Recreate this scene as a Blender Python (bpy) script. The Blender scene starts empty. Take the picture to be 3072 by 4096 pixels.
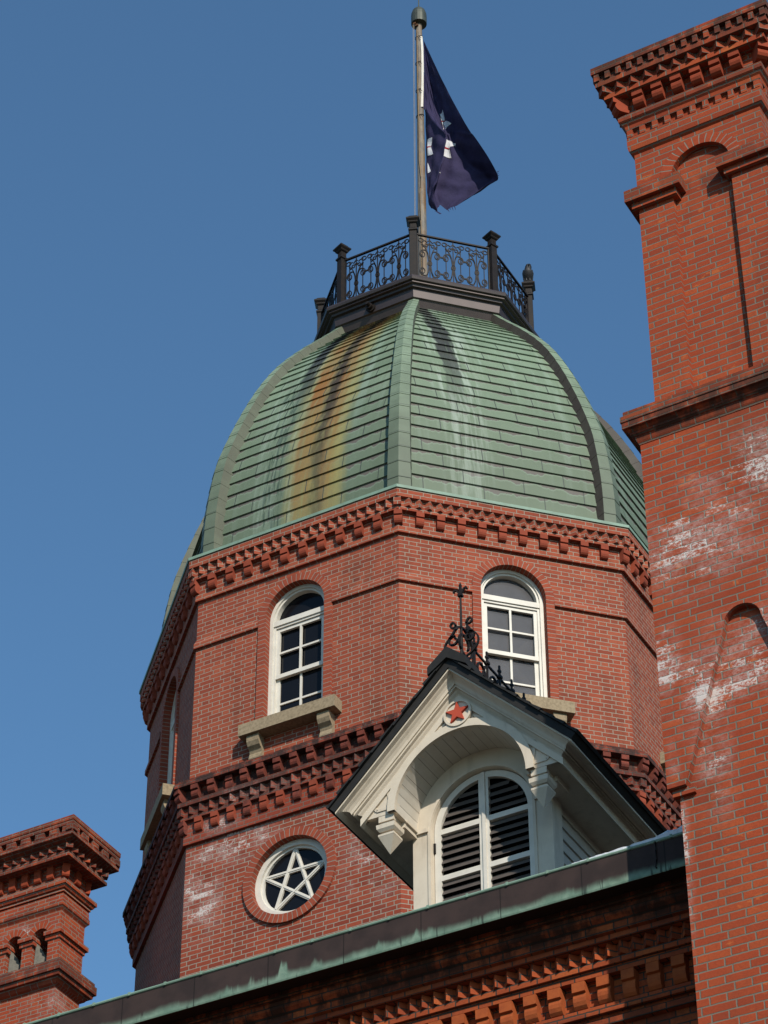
import bpy, bmesh, math, random
from mathutils import Vector, Matrix
random.seed(7)
PI = math.pi
sc = bpy.context.scene
COL = sc.collection

# ------------------------------------------------------------------ camera
cam_d = bpy.data.cameras.new('camera'); cam = bpy.data.objects.new('camera', cam_d); COL.objects.link(cam)
CAMP = Vector((16.438, -30.926, 1.6))
_az, _el, _ro = math.radians(-29.141), math.radians(39.1285), math.radians(-0.1326)
_f = Vector((math.sin(_az)*math.cos(_el), math.cos(_az)*math.cos(_el), math.sin(_el)))
_r = Vector((math.cos(_az), -math.sin(_az), 0)); _u = _r.cross(_f)
_r2 = _r*math.cos(_ro)+_u*math.sin(_ro); _u2 = -_r*math.sin(_ro)+_u*math.cos(_ro)
M = Matrix((( _r2.x, _u2.x, -_f.x), (_r2.y, _u2.y, -_f.y), (_r2.z, _u2.z, -_f.z))).to_4x4()
M.translation = CAMP
cam.matrix_world = M
cam_d.sensor_fit = 'VERTICAL'; cam_d.sensor_height = 24.0; cam_d.lens = 11269.444/4096*24.0
cam_d.clip_start = 0.1; cam_d.clip_end = 3000
sc.camera = cam
# ------------------------------------------------------------------ sky, sun, exposure
SUN_AZ, SUN_EL = math.radians(45.3), math.radians(34)      # azimuth measured from the facade normal (-Y) towards +X
w = bpy.data.worlds.new('World'); sc.world = w; w.use_nodes = True
nt = w.node_tree; nt.nodes.clear()
sky = nt.nodes.new('ShaderNodeTexSky'); sky.sky_type = 'NISHITA'; sky.sun_disc = False
sky.sun_elevation = SUN_EL; sky.sun_rotation = math.pi - SUN_AZ
sky.altitude = 60; sky.air_density = 1.0; sky.dust_density = 0.4; sky.ozone_density = 4.0
bg = nt.nodes.new('ShaderNodeBackground'); bg.inputs['Strength'].default_value = 0.15
wo = nt.nodes.new('ShaderNodeOutputWorld')
tint = nt.nodes.new('ShaderNodeMix'); tint.data_type = 'RGBA'; tint.blend_type = 'MULTIPLY'; tint.inputs[0].default_value = 1.0
tint.inputs[7].default_value = (0.80, 1.03, 1.04, 1)          # white balance of the sky
nt.links.new(sky.outputs[0], tint.inputs[6]); nt.links.new(tint.outputs[2], bg.inputs[0]); nt.links.new(bg.outputs[0], wo.inputs[0])
sd = bpy.data.lights.new('sun', 'SUN'); sd.energy = 5.0; sd.angle = math.radians(0.53); sd.color = (1.0, 0.93, 0.82)
sun = bpy.data.objects.new('sun', sd); COL.objects.link(sun)
SUN = Vector((math.sin(SUN_AZ)*math.cos(SUN_EL), -math.cos(SUN_AZ)*math.cos(SUN_EL), math.sin(SUN_EL)))
sun.rotation_euler = (-SUN).to_track_quat('-Z', 'Y').to_euler(); sun.location = SUN*80
sc.view_settings.view_transform = 'Standard'; sc.view_settings.look = 'None'
sc.view_settings.exposure = 0.0; sc.view_settings.gamma = 1.0; sc.view_settings.use_curve_mapping = False

# ------------------------------------------------------------------ material helpers
TONE = .76      # overall reflectance of the paints, bricks and metals
class NT:
    def __init__(s, name):
        s.m = bpy.data.materials.new(name); s.m.use_nodes = True; s.t = s.m.node_tree
        s.t.nodes.clear(); s.out = s.n('ShaderNodeOutputMaterial')
        s.b = s.n('ShaderNodeBsdfPrincipled'); s.l(s.b.outputs[0], s.out.inputs[0])
    def n(s, t): return s.t.nodes.new(t)
    def l(s, a, b): s.t.links.new(a, b)
    def put(s, sock, v):
        if hasattr(v, 'links') or isinstance(v, bpy.types.NodeSocket): s.l(v, sock)
        else:
            if isinstance(v, (tuple, list)) and len(v) == 3 and sock.type == 'RGBA': v = (*v, 1)
            sock.default_value = v
    def math(s, op, a, b=None, c=None, clamp=False):
        n = s.n('ShaderNodeMath'); n.operation = op; n.use_clamp = clamp
        s.put(n.inputs[0], a)
        if b is not None: s.put(n.inputs[1], b)
        if c is not None: s.put(n.inputs[2], c)
        return n.outputs[0]
    def mr(s, v, a, b, c=0., d=1., smooth=True):
        n = s.n('ShaderNodeMapRange'); n.interpolation_type = 'SMOOTHSTEP' if smooth else 'LINEAR'
        s.put(n.inputs[0], v); n.inputs[1].default_value = a; n.inputs[2].default_value = b
        n.inputs[3].default_value = c; n.inputs[4].default_value = d; return n.outputs[0]
    def mix(s, f, a, b, mode='MIX'):
        n = s.n('ShaderNodeMix'); n.data_type = 'RGBA'; n.blend_type = mode
        s.put(n.inputs[0], f); s.put(n.inputs[6], a); s.put(n.inputs[7], b); return n.outputs[2]
    def noise(s, vec, scale, detail=4., rough=.55, w=None, color=False):
        n = s.n('ShaderNodeTexNoise')
        if vec is not None: s.l(vec, n.inputs['Vector'])
        n.inputs['Scale'].default_value = scale; n.inputs['Detail'].default_value = detail; n.inputs['Roughness'].default_value = rough
        return n.outputs[1 if color else 0]
    def uv(s): 
        n = s.n('ShaderNodeUVMap'); n.uv_map = 'UVMap'; return n.outputs[0]
    def pos(s): return s.n('ShaderNodeNewGeometry').outputs['Position']
    def sep(s, v):
        n = s.n('ShaderNodeSeparateXYZ'); s.l(v, n.inputs[0]); return n.outputs
    def comb(s, x, y, z=0.):
        n = s.n('ShaderNodeCombineXYZ'); s.put(n.inputs[0], x); s.put(n.inputs[1], y); s.put(n.inputs[2], z); return n.outputs[0]
    def white(s, v):
        n = s.n('ShaderNodeTexWhiteNoise'); n.noise_dimensions = '3D'; s.l(v, n.inputs[0]); return n.outputs[0]
    def scale(s, v, xyz):
        n = s.n('ShaderNodeMapping'); s.l(v, n.inputs[0]); n.inputs['Scale'].default_value = xyz; return n.outputs[0]
    def bump(s, h, strength=.5, dist=.01):
        n = s.n('ShaderNodeBump'); n.inputs['Strength'].default_value = strength; n.inputs['Distance'].default_value = dist
        s.l(h, n.inputs['Height']); s.l(n.outputs[0], s.b.inputs['Normal'])
    def fin(s, col, rough=.8, metal=0., spec=.3):
        col = tuple(x*TONE for x in col) if isinstance(col, tuple) else s.mix(1., col, (TONE, TONE, TONE), 'MULTIPLY')
        s.put(s.b.inputs['Base Color'], col); s.put(s.b.inputs['Roughness'], rough)
        s.put(s.b.inputs['Metallic'], metal); s.b.inputs['Specular IOR Level'].default_value = spec; return s.m

def bond(s, pitch, S, H, m, jitter=.0015):
    """Flemish bond on the UV map (metres): mortar mask 0..1, random per brick, second random"""
    uv = s.uv()
    nz = s.noise(s.scale(uv, (1, 1, 1)), 26., 2., .5, color=True)
    nn = s.sep(nz)
    u0, v0, _ = s.sep(uv)
    u = s.math('ADD', u0, s.math('MULTIPLY', s.math('SUBTRACT', nn[0], .5), .008))
    v = s.math('ADD', v0, s.math('MULTIPLY', s.math('SUBTRACT', nn[1], .5), .008))
    P = S+H
    r = s.math('DIVIDE', v, pitch); row = s.math('FLOOR', r); fv = s.math('FRACT', r)
    par = s.math('MODULO', s.math('ABSOLUTE', row), 2.)
    rj = s.white(s.comb(row, 3.7, 1.1))
    uu = s.math('ADD', s.math('ADD', s.math('DIVIDE', u, P), s.math('MULTIPLY', par, .5)), s.math('MULTIPLY', rj, .06))
    cell = s.math('FLOOR', uu); fu = s.math('MULTIPLY', s.math('FRACT', uu), P)
    isH = s.math('GREATER_THAN', fu, S)
    loc = s.math('SUBTRACT', fu, s.math('MULTIPLY', isH, S))
    ln = s.math('SUBTRACT', S, s.math('MULTIPLY', isH, S-H))
    dx = s.math('MINIMUM', loc, s.math('SUBTRACT', ln, loc))
    dy = s.math('MULTIPLY', s.math('MINIMUM', fv, s.math('SUBTRACT', 1., fv)), pitch)
    d = s.math('MINIMUM', dx, dy)
    mask = s.mr(d, m/2-.0012, m/2+.0022, 1., 0.)
    idv = s.comb(s.math('ADD', s.math('MULTIPLY', cell, 2.), isH), row, 0.)
    r1 = s.white(idv); r2 = s.white(s.comb(row, s.math('ADD', s.math('MULTIPLY', cell, 2.), isH), 5.3))
    return mask, r1, r2, isH

def brick_mat(name, cols, mortar, pitch=.07, S=.23, H=.115, m=.011, eff=None, dirt_shade=None, dirt_shade_col=(.03, .02, .018), dark_headers=.25, spall=0.):
    s = NT(name)
    mask, r1, r2, isH = bond(s, pitch, S, H, m)
    p = s.pos()
    c = s.mix(r1, cols[0], cols[1])
    c = s.mix(s.mr(r2, .55, 1., 0., .85), c, cols[2])
    dk = s.math('MULTIPLY', s.mr(r1, .80, .86), s.math('ADD', .35, s.math('MULTIPLY', isH, .65)))
    c = s.mix(s.math('MULTIPLY', dk, dark_headers), c, cols[3])
    big = s.noise(p, 1.3, 5., .6); fine = s.noise(p, 60., 3., .6)
    c = s.mix(s.mr(fine, .35, .75, 0., .35), c, cols[3])
    c = s.mix(s.mr(big, .42, .72, 0., .45), c, s.mix(.5, cols[3], cols[0]))
    sm = s.noise(s.scale(p, (1.6, 1.6, .45)), 1.1, 6., .65)
    c = s.mix(s.mr(sm, .46, .74, 0., .55), c, (.10, .036, .022))
    if spall:
        sp = s.noise(s.scale(p, (1, 1, 1.6)), 5., 6., .7)
        c = s.mix(s.math('MULTIPLY', s.mr(sp, .60, .66), spall), c, (.50, .13, .035))
    c = s.mix(mask, c, s.mix(s.noise(p, 9., 3.), mortar, tuple(x*.62 for x in mortar)))
    h = s.math('SUBTRACT', s.math('MULTIPLY', fine, .35), s.math('MULTIPLY', mask, 1.))
    if eff:      # lime bloom: stains with their own outline
        tot = None
        for (axis, uc, us, zc, zs, amt) in eff:
            x, y, z = s.sep(p)
            ax = x if axis == 'x' else y
            g = s.math('ADD', s.math('POWER', s.math('DIVIDE', s.math('SUBTRACT', ax, uc), us), 2.), s.math('POWER', s.math('DIVIDE', s.math('SUBTRACT', z, zc), zs), 2.))
            g = s.math('MULTIPLY', s.math('POWER', 2.718, s.math('MULTIPLY', g, -1.)), amt)
            tot = g if tot is None else s.math('MAXIMUM', tot, g)
        patch = s.noise(s.scale(p, (1, 1, 1.6)), 2.6, 6., .65)
        spots = s.noise(s.scale(p, (1, 1, 1.5)), 34., 6., .8)
        veil = s.math('MULTIPLY', s.mr(tot, .15, .9), s.mr(patch, .38, .66))
        c = s.mix(s.math('MULTIPLY', veil, s.math('MULTIPLY', s.mr(spots, .34, .60), .55)), c, (.56, .46, .42))
        e = s.math('ADD', s.math('MULTIPLY', patch, .55), s.math('MULTIPLY', spots, .95))
        e = s.math('ADD', s.math('ADD', e, s.math('MULTIPLY', s.math('SUBTRACT', r2, .5), .26)), s.math('MULTIPLY', mask, .05))
        e = s.math('ADD', e, s.math('SUBTRACT', s.math('MULTIPLY', tot, .42), .42))
        e = s.mr(e, .765, .89, 0., .80)
        c = s.mix(e, c, (.70, .64, .60))
    if dirt_shade:  # height bands: soot and grime, also shade painted into the brick colour
        for (z0, z1, amt) in dirt_shade:
            x, y, z = s.sep(p)
            zz = s.math('MULTIPLY', s.mr(z, z0, z0+(z1-z0)*.35), s.mr(z, z1-(z1-z0)*.2, z1, 1., 0.))
            dn = s.mr(s.noise(s.scale(p, (1, 1, .5)), 6., 6., .65), .34, .56)
            c = s.mix(s.math('MULTIPLY', s.math('MULTIPLY', zz, dn), amt), c, dirt_shade_col)
    s.bump(h, .55, .006)
    return s.fin(c, .88, spec=.2)

MO = (.40, .345, .27)
BR_T = ((.375, .080, .038), (.285, .058, .030), (.43, .108, .054), (.165, .042, .027))
brick_tower = brick_mat('tower brick', BR_T, MO, m=.0095)
brick_low = brick_mat('lower tower brick', ((.345, .066, .030), (.26, .047, .024), (.40, .085, .040), (.15, .036, .024)), MO,
    eff=[('x', -1.35, .40, 21.25, .75, 1.0), ('x', -.9, .9, 21.95, .38, 1.0), ('x', 1.25, .55, 21.15, .95, .88), ('x', .0, 2.2, 22.1, .16, .8)])
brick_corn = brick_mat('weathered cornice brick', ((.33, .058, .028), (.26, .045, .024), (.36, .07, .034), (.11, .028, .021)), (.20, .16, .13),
    dirt_shade=[(22.55, 23.3, .95), (22.3, 22.75, .6)], dirt_shade_col=(.045, .026, .022), eff=[('x', -1.2, .5, 22.25, .2, .85), ('x', -.6, .8, 22.55, .25, .75)])
BR_C = ((.405, .068, .022), (.325, .050, .018), (.455, .088, .026), (.185, .038, .018))
brick_chim = brick_mat('chimney brick', BR_C, (.235, .20, .155), pitch=.0672, S=.258, H=.128, m=.0105, spall=.7, dark_headers=.15,
    eff=[('x', 11.0, .80, 15.50, .45, 1.04), ('x', 10.3, .7, 15.0, .55, .92), ('x', 10.65, .50, 13.80, .48, 1.06), ('x', 10.25, .28, 13.6, .4, 1.0), ('x', 9.95, .22, 13.95, .42, 1.05), ('x', 10.3, .16, 13.1, .6, .98), ('x', 9.99, .07, 12.4, .9, .95), ('x', 11.1, .3, 14.3, .4, 1.0)],
    dirt_shade=[(16.10, 16.36, .85), (16.28, 16.62, .50), (20.10, 20.62, .62), (20.26, 20.56, .50), (19.80, 19.95, .45), (18.80, 19.02, .40)], dirt_shade_col=(.050, .027, .019))  # band under the string moulding is painted shade; the chimney top is sooty
brick_front = brick_mat('facade brick', ((.43, .085, .024), (.32, .058, .019), (.50, .115, .030), (.14, .032, .017)), (.075, .058, .045), pitch=.0605, S=.232, H=.115, m=.0105, dark_headers=.5, dirt_shade=[(12.32, 12.70, .9), (11.6, 11.86, .4)], dirt_shade_col=(.03, .015, .010))  # upper band paints the shade below the gutter into the brick colour
brick_far = brick_mat('far chimney brick', ((.40, .066, .024), (.32, .05, .020), (.45, .085, .028), (.18, .038, .020)), (.30, .26, .205), pitch=.0605, S=.232, H=.115, m=.010,
    dirt_shade=[(22.1, 23.2, .55), (20.6, 21.05, .6), (21.75, 21.95, .3)], eff=[('x', -4.3, .5, 21.6, .15, .88), ('x', -3.9, .4, 20.4, .3, .75)])

def voussoir_mat(name, cols, mortar, pitch=.072):
    s = NT(name); u, v, _ = s.sep(s.uv())
    r = s.math('DIVIDE', u, pitch); row = s.math('FLOOR', r); f = s.math('FRACT', r)
    d = s.math('MULTIPLY', s.math('MINIMUM', f, s.math('SUBTRACT', 1., f)), pitch)
    mask = s.mr(d, .0035, .0065, 1., 0.)
    r1 = s.white(s.comb(row, 1.3, .7)); p = s.pos()
    c = s.mix(r1, cols[0], cols[1]); c = s.mix(s.mr(s.noise(p, 40., 3.), .4, .75, 0., .4), c, cols[3])
    c = s.mix(mask, c, mortar); s.bump(s.math('SUBTRACT', 1., mask), .5, .005)
    return s.fin(c, .88, spec=.2)
vous_t = voussoir_mat('arch brick', BR_T, (.30, .25, .20))
vous_c = voussoir_mat('chimney arch brick', BR_C, (.25, .215, .17), .0605)

def plain(name, col, col2=None, rough=.6, spec=.3, metal=0., sc1=8., bump=0., fine=60., amt=.6, objvar=0.):
    s = NT(name); p = s.pos()
    c = s.mix(s.mr(s.noise(p, sc1, 5., .6), .35, .7, 0., amt), col, col2 or tuple(x*.7 for x in col))
    if objvar:
        oi = s.n('ShaderNodeObjectInfo').outputs['Random']
        c = s.mix(s.math('MULTIPLY', oi, objvar), c, tuple(x*.55 for x in col))
    if bump: s.bump(s.noise(p, fine, 4., .6), bump, .004)
    return s.fin(c, rough, metal, spec)
terra = plain('moulded brick', (.335, .068, .033), (.245, .050, .028), .85, .2, bump=.3, objvar=.35)
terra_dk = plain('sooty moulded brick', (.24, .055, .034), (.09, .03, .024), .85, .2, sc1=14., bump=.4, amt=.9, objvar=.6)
terra_c = plain('chimney moulded brick', (.36, .062, .024), (.24, .045, .02), .85, .2, sc1=12., bump=.4, objvar=.35)
terra_f = plain('facade moulded brick', (.46, .105, .028), (.28, .055, .02), .85, .2, sc1=12., bump=.4, objvar=.35)
stone = plain('sandstone', (.37, .285, .185), (.23, .175, .11), .9, .15, sc1=25., bump=.5, fine=120., amt=.8)
white_w = plain('white window paint', (.80, .745, .65), (.64, .60, .52), .5, .3, sc1=6.)
iron = plain('black iron', (.014, .011, .010), (.030, .019, .013), .6, .2, sc1=10.)
bronze = plain('brown sheet metal', (.070, .050, .046), (.045, .033, .031), .42, .5, .35, sc1=4.)
slate = plain('dark slate', (.022, .021, .020), (.034, .032, .030), .7, .2, sc1=14.)
slat_m = plain('dark louvre paint', (.105, .088, .078), (.085, .07, .062), .55, .3)
dark = plain('dark interior', (.008, .008, .009), None, .9, .1)
redp = plain('red paint', (.52, .075, .035), (.46, .06, .03), .6, .3)
snowm = plain('snow', (.80, .83, .88), (.72, .76, .82), .7, .2, bump=.4, fine=30.)
conc = plain('grey cement', (.19, .175, .145), (.12, .11, .09), .95, .1, sc1=20., bump=.4)
brace = plain('old timber', (.30, .22, .15), (.2, .15, .1), .8, .2)
rope_w = plain('pale rope', (.34, .31, .27), None, .9, .1)
feather = plain('black feathers', (.012, .012, .014), (.022, .022, .026), .6, .4, sc1=30., bump=.5, fine=70.)
beakm = plain('dark beak', (.02, .02, .02), None, .4, .5)
asphalt = plain('forecourt asphalt', (.12, .105, .085), (.085, .075, .06), .95, .1, sc1=.6, bump=.4)

def cream_mat():
    s = NT('cream paint'); p = s.pos()
    c = s.mix(s.mr(s.noise(p, 7., 6., .65), .4, .75, 0., .45), (.74, .645, .515), (.60, .51, .395))
    ch = s.noise(p, 22., 7., .75)
    c = s.mix(s.mr(ch, .66, .72, 0., .8), c, (.34, .26, .18))
    gr = s.noise(s.scale(p, (5., 5., .8)), 2., 5., .65)
    c = s.mix(s.mr(gr, .50, .74, 0., .40), c, (.40, .33, .25))
    s.bump(s.noise(p, 50., 3.), .15, .003)
    return s.fin(c, .62, spec=.25)
cream = cream_mat()
def soffit_mat():
    s = NT('cream boards'); p = s.pos(); u, v, _ = s.sep(s.uv())
    f = s.math('FRACT', s.math('DIVIDE', u, .088)); g = s.mr(s.math('MINIMUM', f, s.math('SUBTRACT', 1., f)), .012, .035, 1., 0.)
    c = s.mix(s.mr(s.noise(p, 9., 5.), .4, .7, 0., .4), (.70, .65, .56), (.58, .52, .43))
    c = s.mix(s.math('MULTIPLY', g, .8), c, (.16, .13, .10)); s.bump(s.math('SUBTRACT', 1., g), .5, .005)
    return s.fin(c, .6, spec=.25)
boards = soffit_mat()
def siding_mat():
    s = NT('cream siding'); p = s.pos()
    c = s.mix(s.mr(s.noise(p, 9., 5.), .4, .7, 0., .4), (.60, .54, .46), (.48, .42, .35)); return s.fin(c, .65, spec=.25)
siding = siding_mat()
def glass_mat():
    s = NT('window glass'); p = s.pos()
    c = s.mix(s.noise(p, 1.5, 2.), (.006, .0065, .008), (.012, .012, .014))
    s.bump(s.noise(p, 3., 2.), .03, .01)
    return s.fin(c, .12, spec=.18)
glass = glass_mat()
def glass2_mat():   # sky reflection put in as grey pane colour; the timber bracing behind the glass shows faintly
    s = NT('sky-grey window glass'); p = s.pos(); u, v, _ = s.sep(s.uv())
    c = s.mix(s.mr(s.noise(p, 2.5, 4.), .35, .7), (.105, .103, .112), (.075, .074, .082))
    m = s.fin(c, .25, spec=.45)
    tr = s.n('ShaderNodeBsdfTransparent'); mx = s.n('ShaderNodeMixShader'); mx.inputs[0].default_value = .62
    s.l(tr.outputs[0], mx.inputs[1]); s.l(s.b.outputs[0], mx.inputs[2]); s.l(mx.outputs[0], s.out.inputs[0])
    return m
glass2 = glass2_mat()

def copper_mat():
    s = NT('green copper'); uv = s.uv(); U, v, _ = s.sep(uv); p = s.pos()
    face = s.math('FLOOR', s.math('DIVIDE', s.math('ADD', U, 10.), 20.)); u = s.math('SUBTRACT', U, s.math('MULTIPLY', face, 20.))
    RL = .255
    r = s.math('DIVIDE', v, RL); row = s.math('FLOOR', r); f = s.math('FRACT', r)
    hf = s.math('DIVIDE', row, 28.)                                   # 0 at the eaves, 1 at the top
    off = s.math('MULTIPLY', s.math('MODULO', row, 3.), .31)
    q = s.math('DIVIDE', s.math('ADD', u, off), .92); fq = s.math('FRACT', q); cell = s.math('FLOOR', q)
    seam = s.mr(s.math('MULTIPLY', s.math('MINIMUM', fq, s.math('SUBTRACT', 1., fq)), .92), .004, .010, 1., 0.)
    r1 = s.white(s.comb(cell, row, face))
    lo = s.noise(s.comb(u, s.math('MULTIPLY', v, .35), face), 2.2, 5., .6)
    vert = s.noise(s.comb(s.math('MULTIPLY', u, 14.), s.math('MULTIPLY', v, .8), face), 1., 4., .6)     # thin vertical runs
    vert2 = s.noise(s.comb(s.math('MULTIPLY', u, 4.5), s.math('MULTIPLY', v, .22), face), 1., 3., .55)
    c = s.mix(r1, (.155, .218, .138), (.210, .282, .184))
    c = s.mix(s.mr(lo, .35, .68, 0., .7), c, (.225, .305, .205))
    c = s.mix(s.mr(vert2, .54, .72, 0., .6), c, (.31, .40, .31))
    c = s.mix(s.mr(vert, .56, .75, 0., .35), c, (.36, .46, .36))
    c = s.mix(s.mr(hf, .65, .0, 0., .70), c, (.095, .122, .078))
    # bare brown band under each lap, wider near the eaves
    bn = s.noise(s.comb(s.math('MULTIPLY', u, 3.2), row, face), 1., 5., .6)
    lim = s.math('SUBTRACT', s.math('SUBTRACT', 1.03, s.math('MULTIPLY', s.mr(bn, .3, .75), s.mr(hf, .0, .8, .55, .10))), s.math('MULTIPLY', r1, .05))
    br = s.math('MULTIPLY', s.math('DIVIDE', s.math('SUBTRACT', f, lim), .07), 1., clamp=True)
    edge = s.math('MULTIPLY', s.mr(s.math('SUBTRACT', f, lim), -.12, -.01), s.math('SUBTRACT', 1., br))
    c = s.mix(s.math('MULTIPLY', edge, .28), c, (.34, .42, .34))
    c = s.mix(s.math('MULTIPLY', br, .85), c, (.125, .098, .092))
    # run-off stains below the gallery drains
    rj = s.math('MULTIPLY', s.math('SUBTRACT', s.white(s.comb(row, 7.1, face)), .5), .075)
    wob = s.math('MULTIPLY', s.math('SUBTRACT', s.noise(s.comb(s.math('MULTIPLY', u, 9.), s.math('MULTIPLY', v, 3.), face), 1., 4., .65), .5), .16)
    def band(lo_, hi_, soft, jag=.12):
        uj = s.math('ADD', s.math('ADD', u, s.math('MULTIPLY', rj, .6)), s.math('ADD', wob, s.math('MULTIPLY', s.math('SUBTRACT', vert, .5), jag)))
        return s.math('MULTIPLY', s.mr(uj, lo_-soft, lo_+soft), s.mr(uj, hi_-soft, hi_+soft, 1., 0.))
    f1 = s.math('COMPARE', face, 1., .1); f2 = s.math('COMPARE', face, 2., .1)
    up = s.mr(hf, .15, .75)
    def lay(c, mask, col, amt): return s.mix(s.math('MULTIPLY', mask, amt), c, col)
    streak = s.mr(vert, .22, .55)
    y_ = s.math('MULTIPLY', f1, band(-.36, .62, .10))
    c = lay(c, s.math('MULTIPLY', y_, s.mr(vert2, .2, .6, .5, 1.)), (.33, .275, .085), s.math('MULTIPLY', .82, s.mr(r1, 0., 1., .75, 1.)))
    o_ = s.math('MULTIPLY', f1, s.math('MAXIMUM', band(-.24, .06, .07), band(.20, .44, .08)))
    c = lay(c, s.math('MULTIPLY', s.math('MULTIPLY', o_, streak), s.mr(hf, 0., .4, .5, 1.)), (.27, .112, .022), s.math('MULTIPLY', .95, s.mr(s.white(s.comb(cell, row, 9.)), 0., 1., .6, 1.)))
    k_ = s.math('MULTIPLY', f1, band(.06, .27, .06))
    c = lay(c, s.math('MULTIPLY', k_, s.mr(hf, .0, .45, .55, 1.)), (.040, .022, .012), s.math('MULTIPLY', .96, s.mr(s.noise(s.comb(s.math('MULTIPLY', u, 12.), s.math('MULTIPLY', v, 2.5), 2.), 1., 4., .6),   .30, .52, .5, 1.)))
    b_ = s.math('MULTIPLY', f1, band(-.55, -.30, .04))
    c = lay(c, s.math('MULTIPLY', b_, s.math('MULTIPLY', s.mr(hf, .30, .60), s.mr(vert, .25, .5, .6, 1.))), (.018, .016, .022), .95)
    g_ = s.math('MULTIPLY', f1, band(-.76, -.45, .05))
    drips = s.mr(s.noise(s.comb(s.math('MULTIPLY', u, 22.), s.math('MULTIPLY', v, 1.6), 4.), 1., 3., .6), .50, .56)
    c = lay(c, s.math('MULTIPLY', s.math('MULTIPLY', g_, drips), s.mr(hf, .62, .42)), (.045, .075, .05), .85)
    pale = s.math('MULTIPLY', f1, s.math('MAXIMUM', band(-.92, -.56, .12), band(-.34, -.22, .04)))
    c = lay(c, s.math('MULTIPLY', pale, s.mr(vert, .42, .68)), (.36, .45, .36), .32)
    wht = s.math('MULTIPLY', f2, band(-.85, -.22, .16))
    c = lay(c, s.math('MULTIPLY', wht, s.math('MULTIPLY', s.mr(vert, .42, .62), s.mr(hf, .0, .5, .5, 1.))), (.46, .52, .45), .55)
    k2 = s.math('MULTIPLY', f2, s.math('MULTIPLY', band(-.74, -.46, .03, .16), s.mr(hf, .15, .4)))
    c = lay(c, s.math('MULTIPLY', k2, s.math('MULTIPLY', s.mr(hf, .20, .55), s.mr(vert, .30, .50, .5, 1.))), (.020, .018, .018), .94)
    k3 = s.math('MULTIPLY', f2, band(-.25, .55, .25, .5))
    c = lay(c, s.math('MULTIPLY', k3, s.math('MULTIPLY', s.mr(hf, .78, .95), s.mr(vert, .50, .58))), (.025, .022, .022), .9)
    top = s.math('MULTIPLY', s.math('SUBTRACT', 1., f1), 0.)
    kt = s.math('MULTIPLY', f1, s.math('MULTIPLY', band(-.55, .62, .15), s.math('MULTIPLY', s.mr(hf, .70, .97), s.mr(vert, .38, .58))))
    c = lay(c, kt, (.030, .022, .018), .9)
    c = s.mix(seam, c, (.05, .06, .05))
    mott = s.noise(p, 24., 4., .6)
    c = s.mix(s.mr(mott, .40, .75, 0., .22), c, (.12, .16, .11))
    s.bump(s.math('ADD', s.noise(s.comb(s.math('MULTIPLY', u, 2.), s.math('MULTIPLY', v, 2.), face), 1.6, 2., .5), s.math('MULTIPLY', seam, -.3)), .25, .02)
    return s.fin(c, .62, spec=.35)
copper = copper_mat()
def rib_mat():
    s = NT('rib copper'); u, v, _ = s.sep(s.uv()); p = s.pos()
    f = s.math('FRACT', s.math('DIVIDE', v, .30)); seam = s.mr(s.math('MINIMUM', f, s.math('SUBTRACT', 1., f)), .012, .04, 1., 0.)
    z = s.sep(p)[2]
    c = s.mix(s.mr(s.noise(p, 3., 5.), .35, .7), (.165, .225, .150), (.225, .300, .205))
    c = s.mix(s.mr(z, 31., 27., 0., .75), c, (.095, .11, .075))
    c = s.mix(s.math('MULTIPLY', seam, .7), c, (.07, .085, .065))
    return s.fin(c, .6, spec=.35)
ribm = rib_mat()
rib_shaded = plain('shaded copper side', (.070, .055, .046), (.095, .085, .066), .6, .3, sc1=3.)  # left sides of the ribs: shade put into a darker copper colour
rib_lit = plain('sunlit copper side', (.125, .130, .095), (.165, .185, .13), .6, .3, sc1=3.)  # right sides of the ribs: lighter copy, sunlight put into the colour
green_edge = plain('pale copper edge', (.24, .36, .275), (.16, .22, .16), .6, .35, sc1=5.)
def fascia_mat():
    s = NT('gutter copper'); p = s.pos(); x, y, z = s.sep(p)
    n1 = s.noise(s.comb(s.math('MULTIPLY', x, 2.6), 0., s.math('MULTIPLY', z, 1.2)), 1., 5., .6)
    tongues = s.noise(s.comb(s.math('MULTIPLY', x, 7.), 0., s.math('MULTIPLY', z, 1.)), 1., 3., .55)
    h = s.math('ADD', s.math('MULTIPLY', s.mr(n1, .35, .75), .035), s.math('MULTIPLY', s.math('MULTIPLY', s.mr(tongues, .50, .78), s.mr(s.noise(s.comb(s.math('MULTIPLY', x, .9), 5., 0.), 1., 2.), .42, .6)), .16))
    lim = s.math('ADD', 12.645, h)
    g = s.mr(s.math('SUBTRACT', lim, z), -.03, .05)
    c = s.mix(s.mr(s.noise(p, 5., 4.), .35, .7), (.058, .038, .034), (.040, .028, .026))
    gc = s.mix(s.mr(s.noise(p, 10., 5., .65), .35, .7), (.15, .235, .175), (.235, .33, .25))
    runs = s.mr(s.noise(s.comb(s.math('MULTIPLY', x, 16.), 1., s.math('MULTIPLY', z, 2.)), 1., 3.), .60, .66)
    gc = s.mix(s.math('MULTIPLY', runs, .8), gc, (.035, .052, .045))
    c = s.mix(g, c, gc)
    f = s.math('FRACT', s.math('DIVIDE', s.math('SUBTRACT', x, 6.895), .682))
    seam = s.mr(s.math('MINIMUM', f, s.math('SUBTRACT', 1., f)), .004, .010, 1., 0.)
    c = s.mix(s.math('MULTIPLY', seam, .7), c, (.012, .010, .010))
    return s.fin(c, .72, 0., .12)
fascia = fascia_mat()
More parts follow.
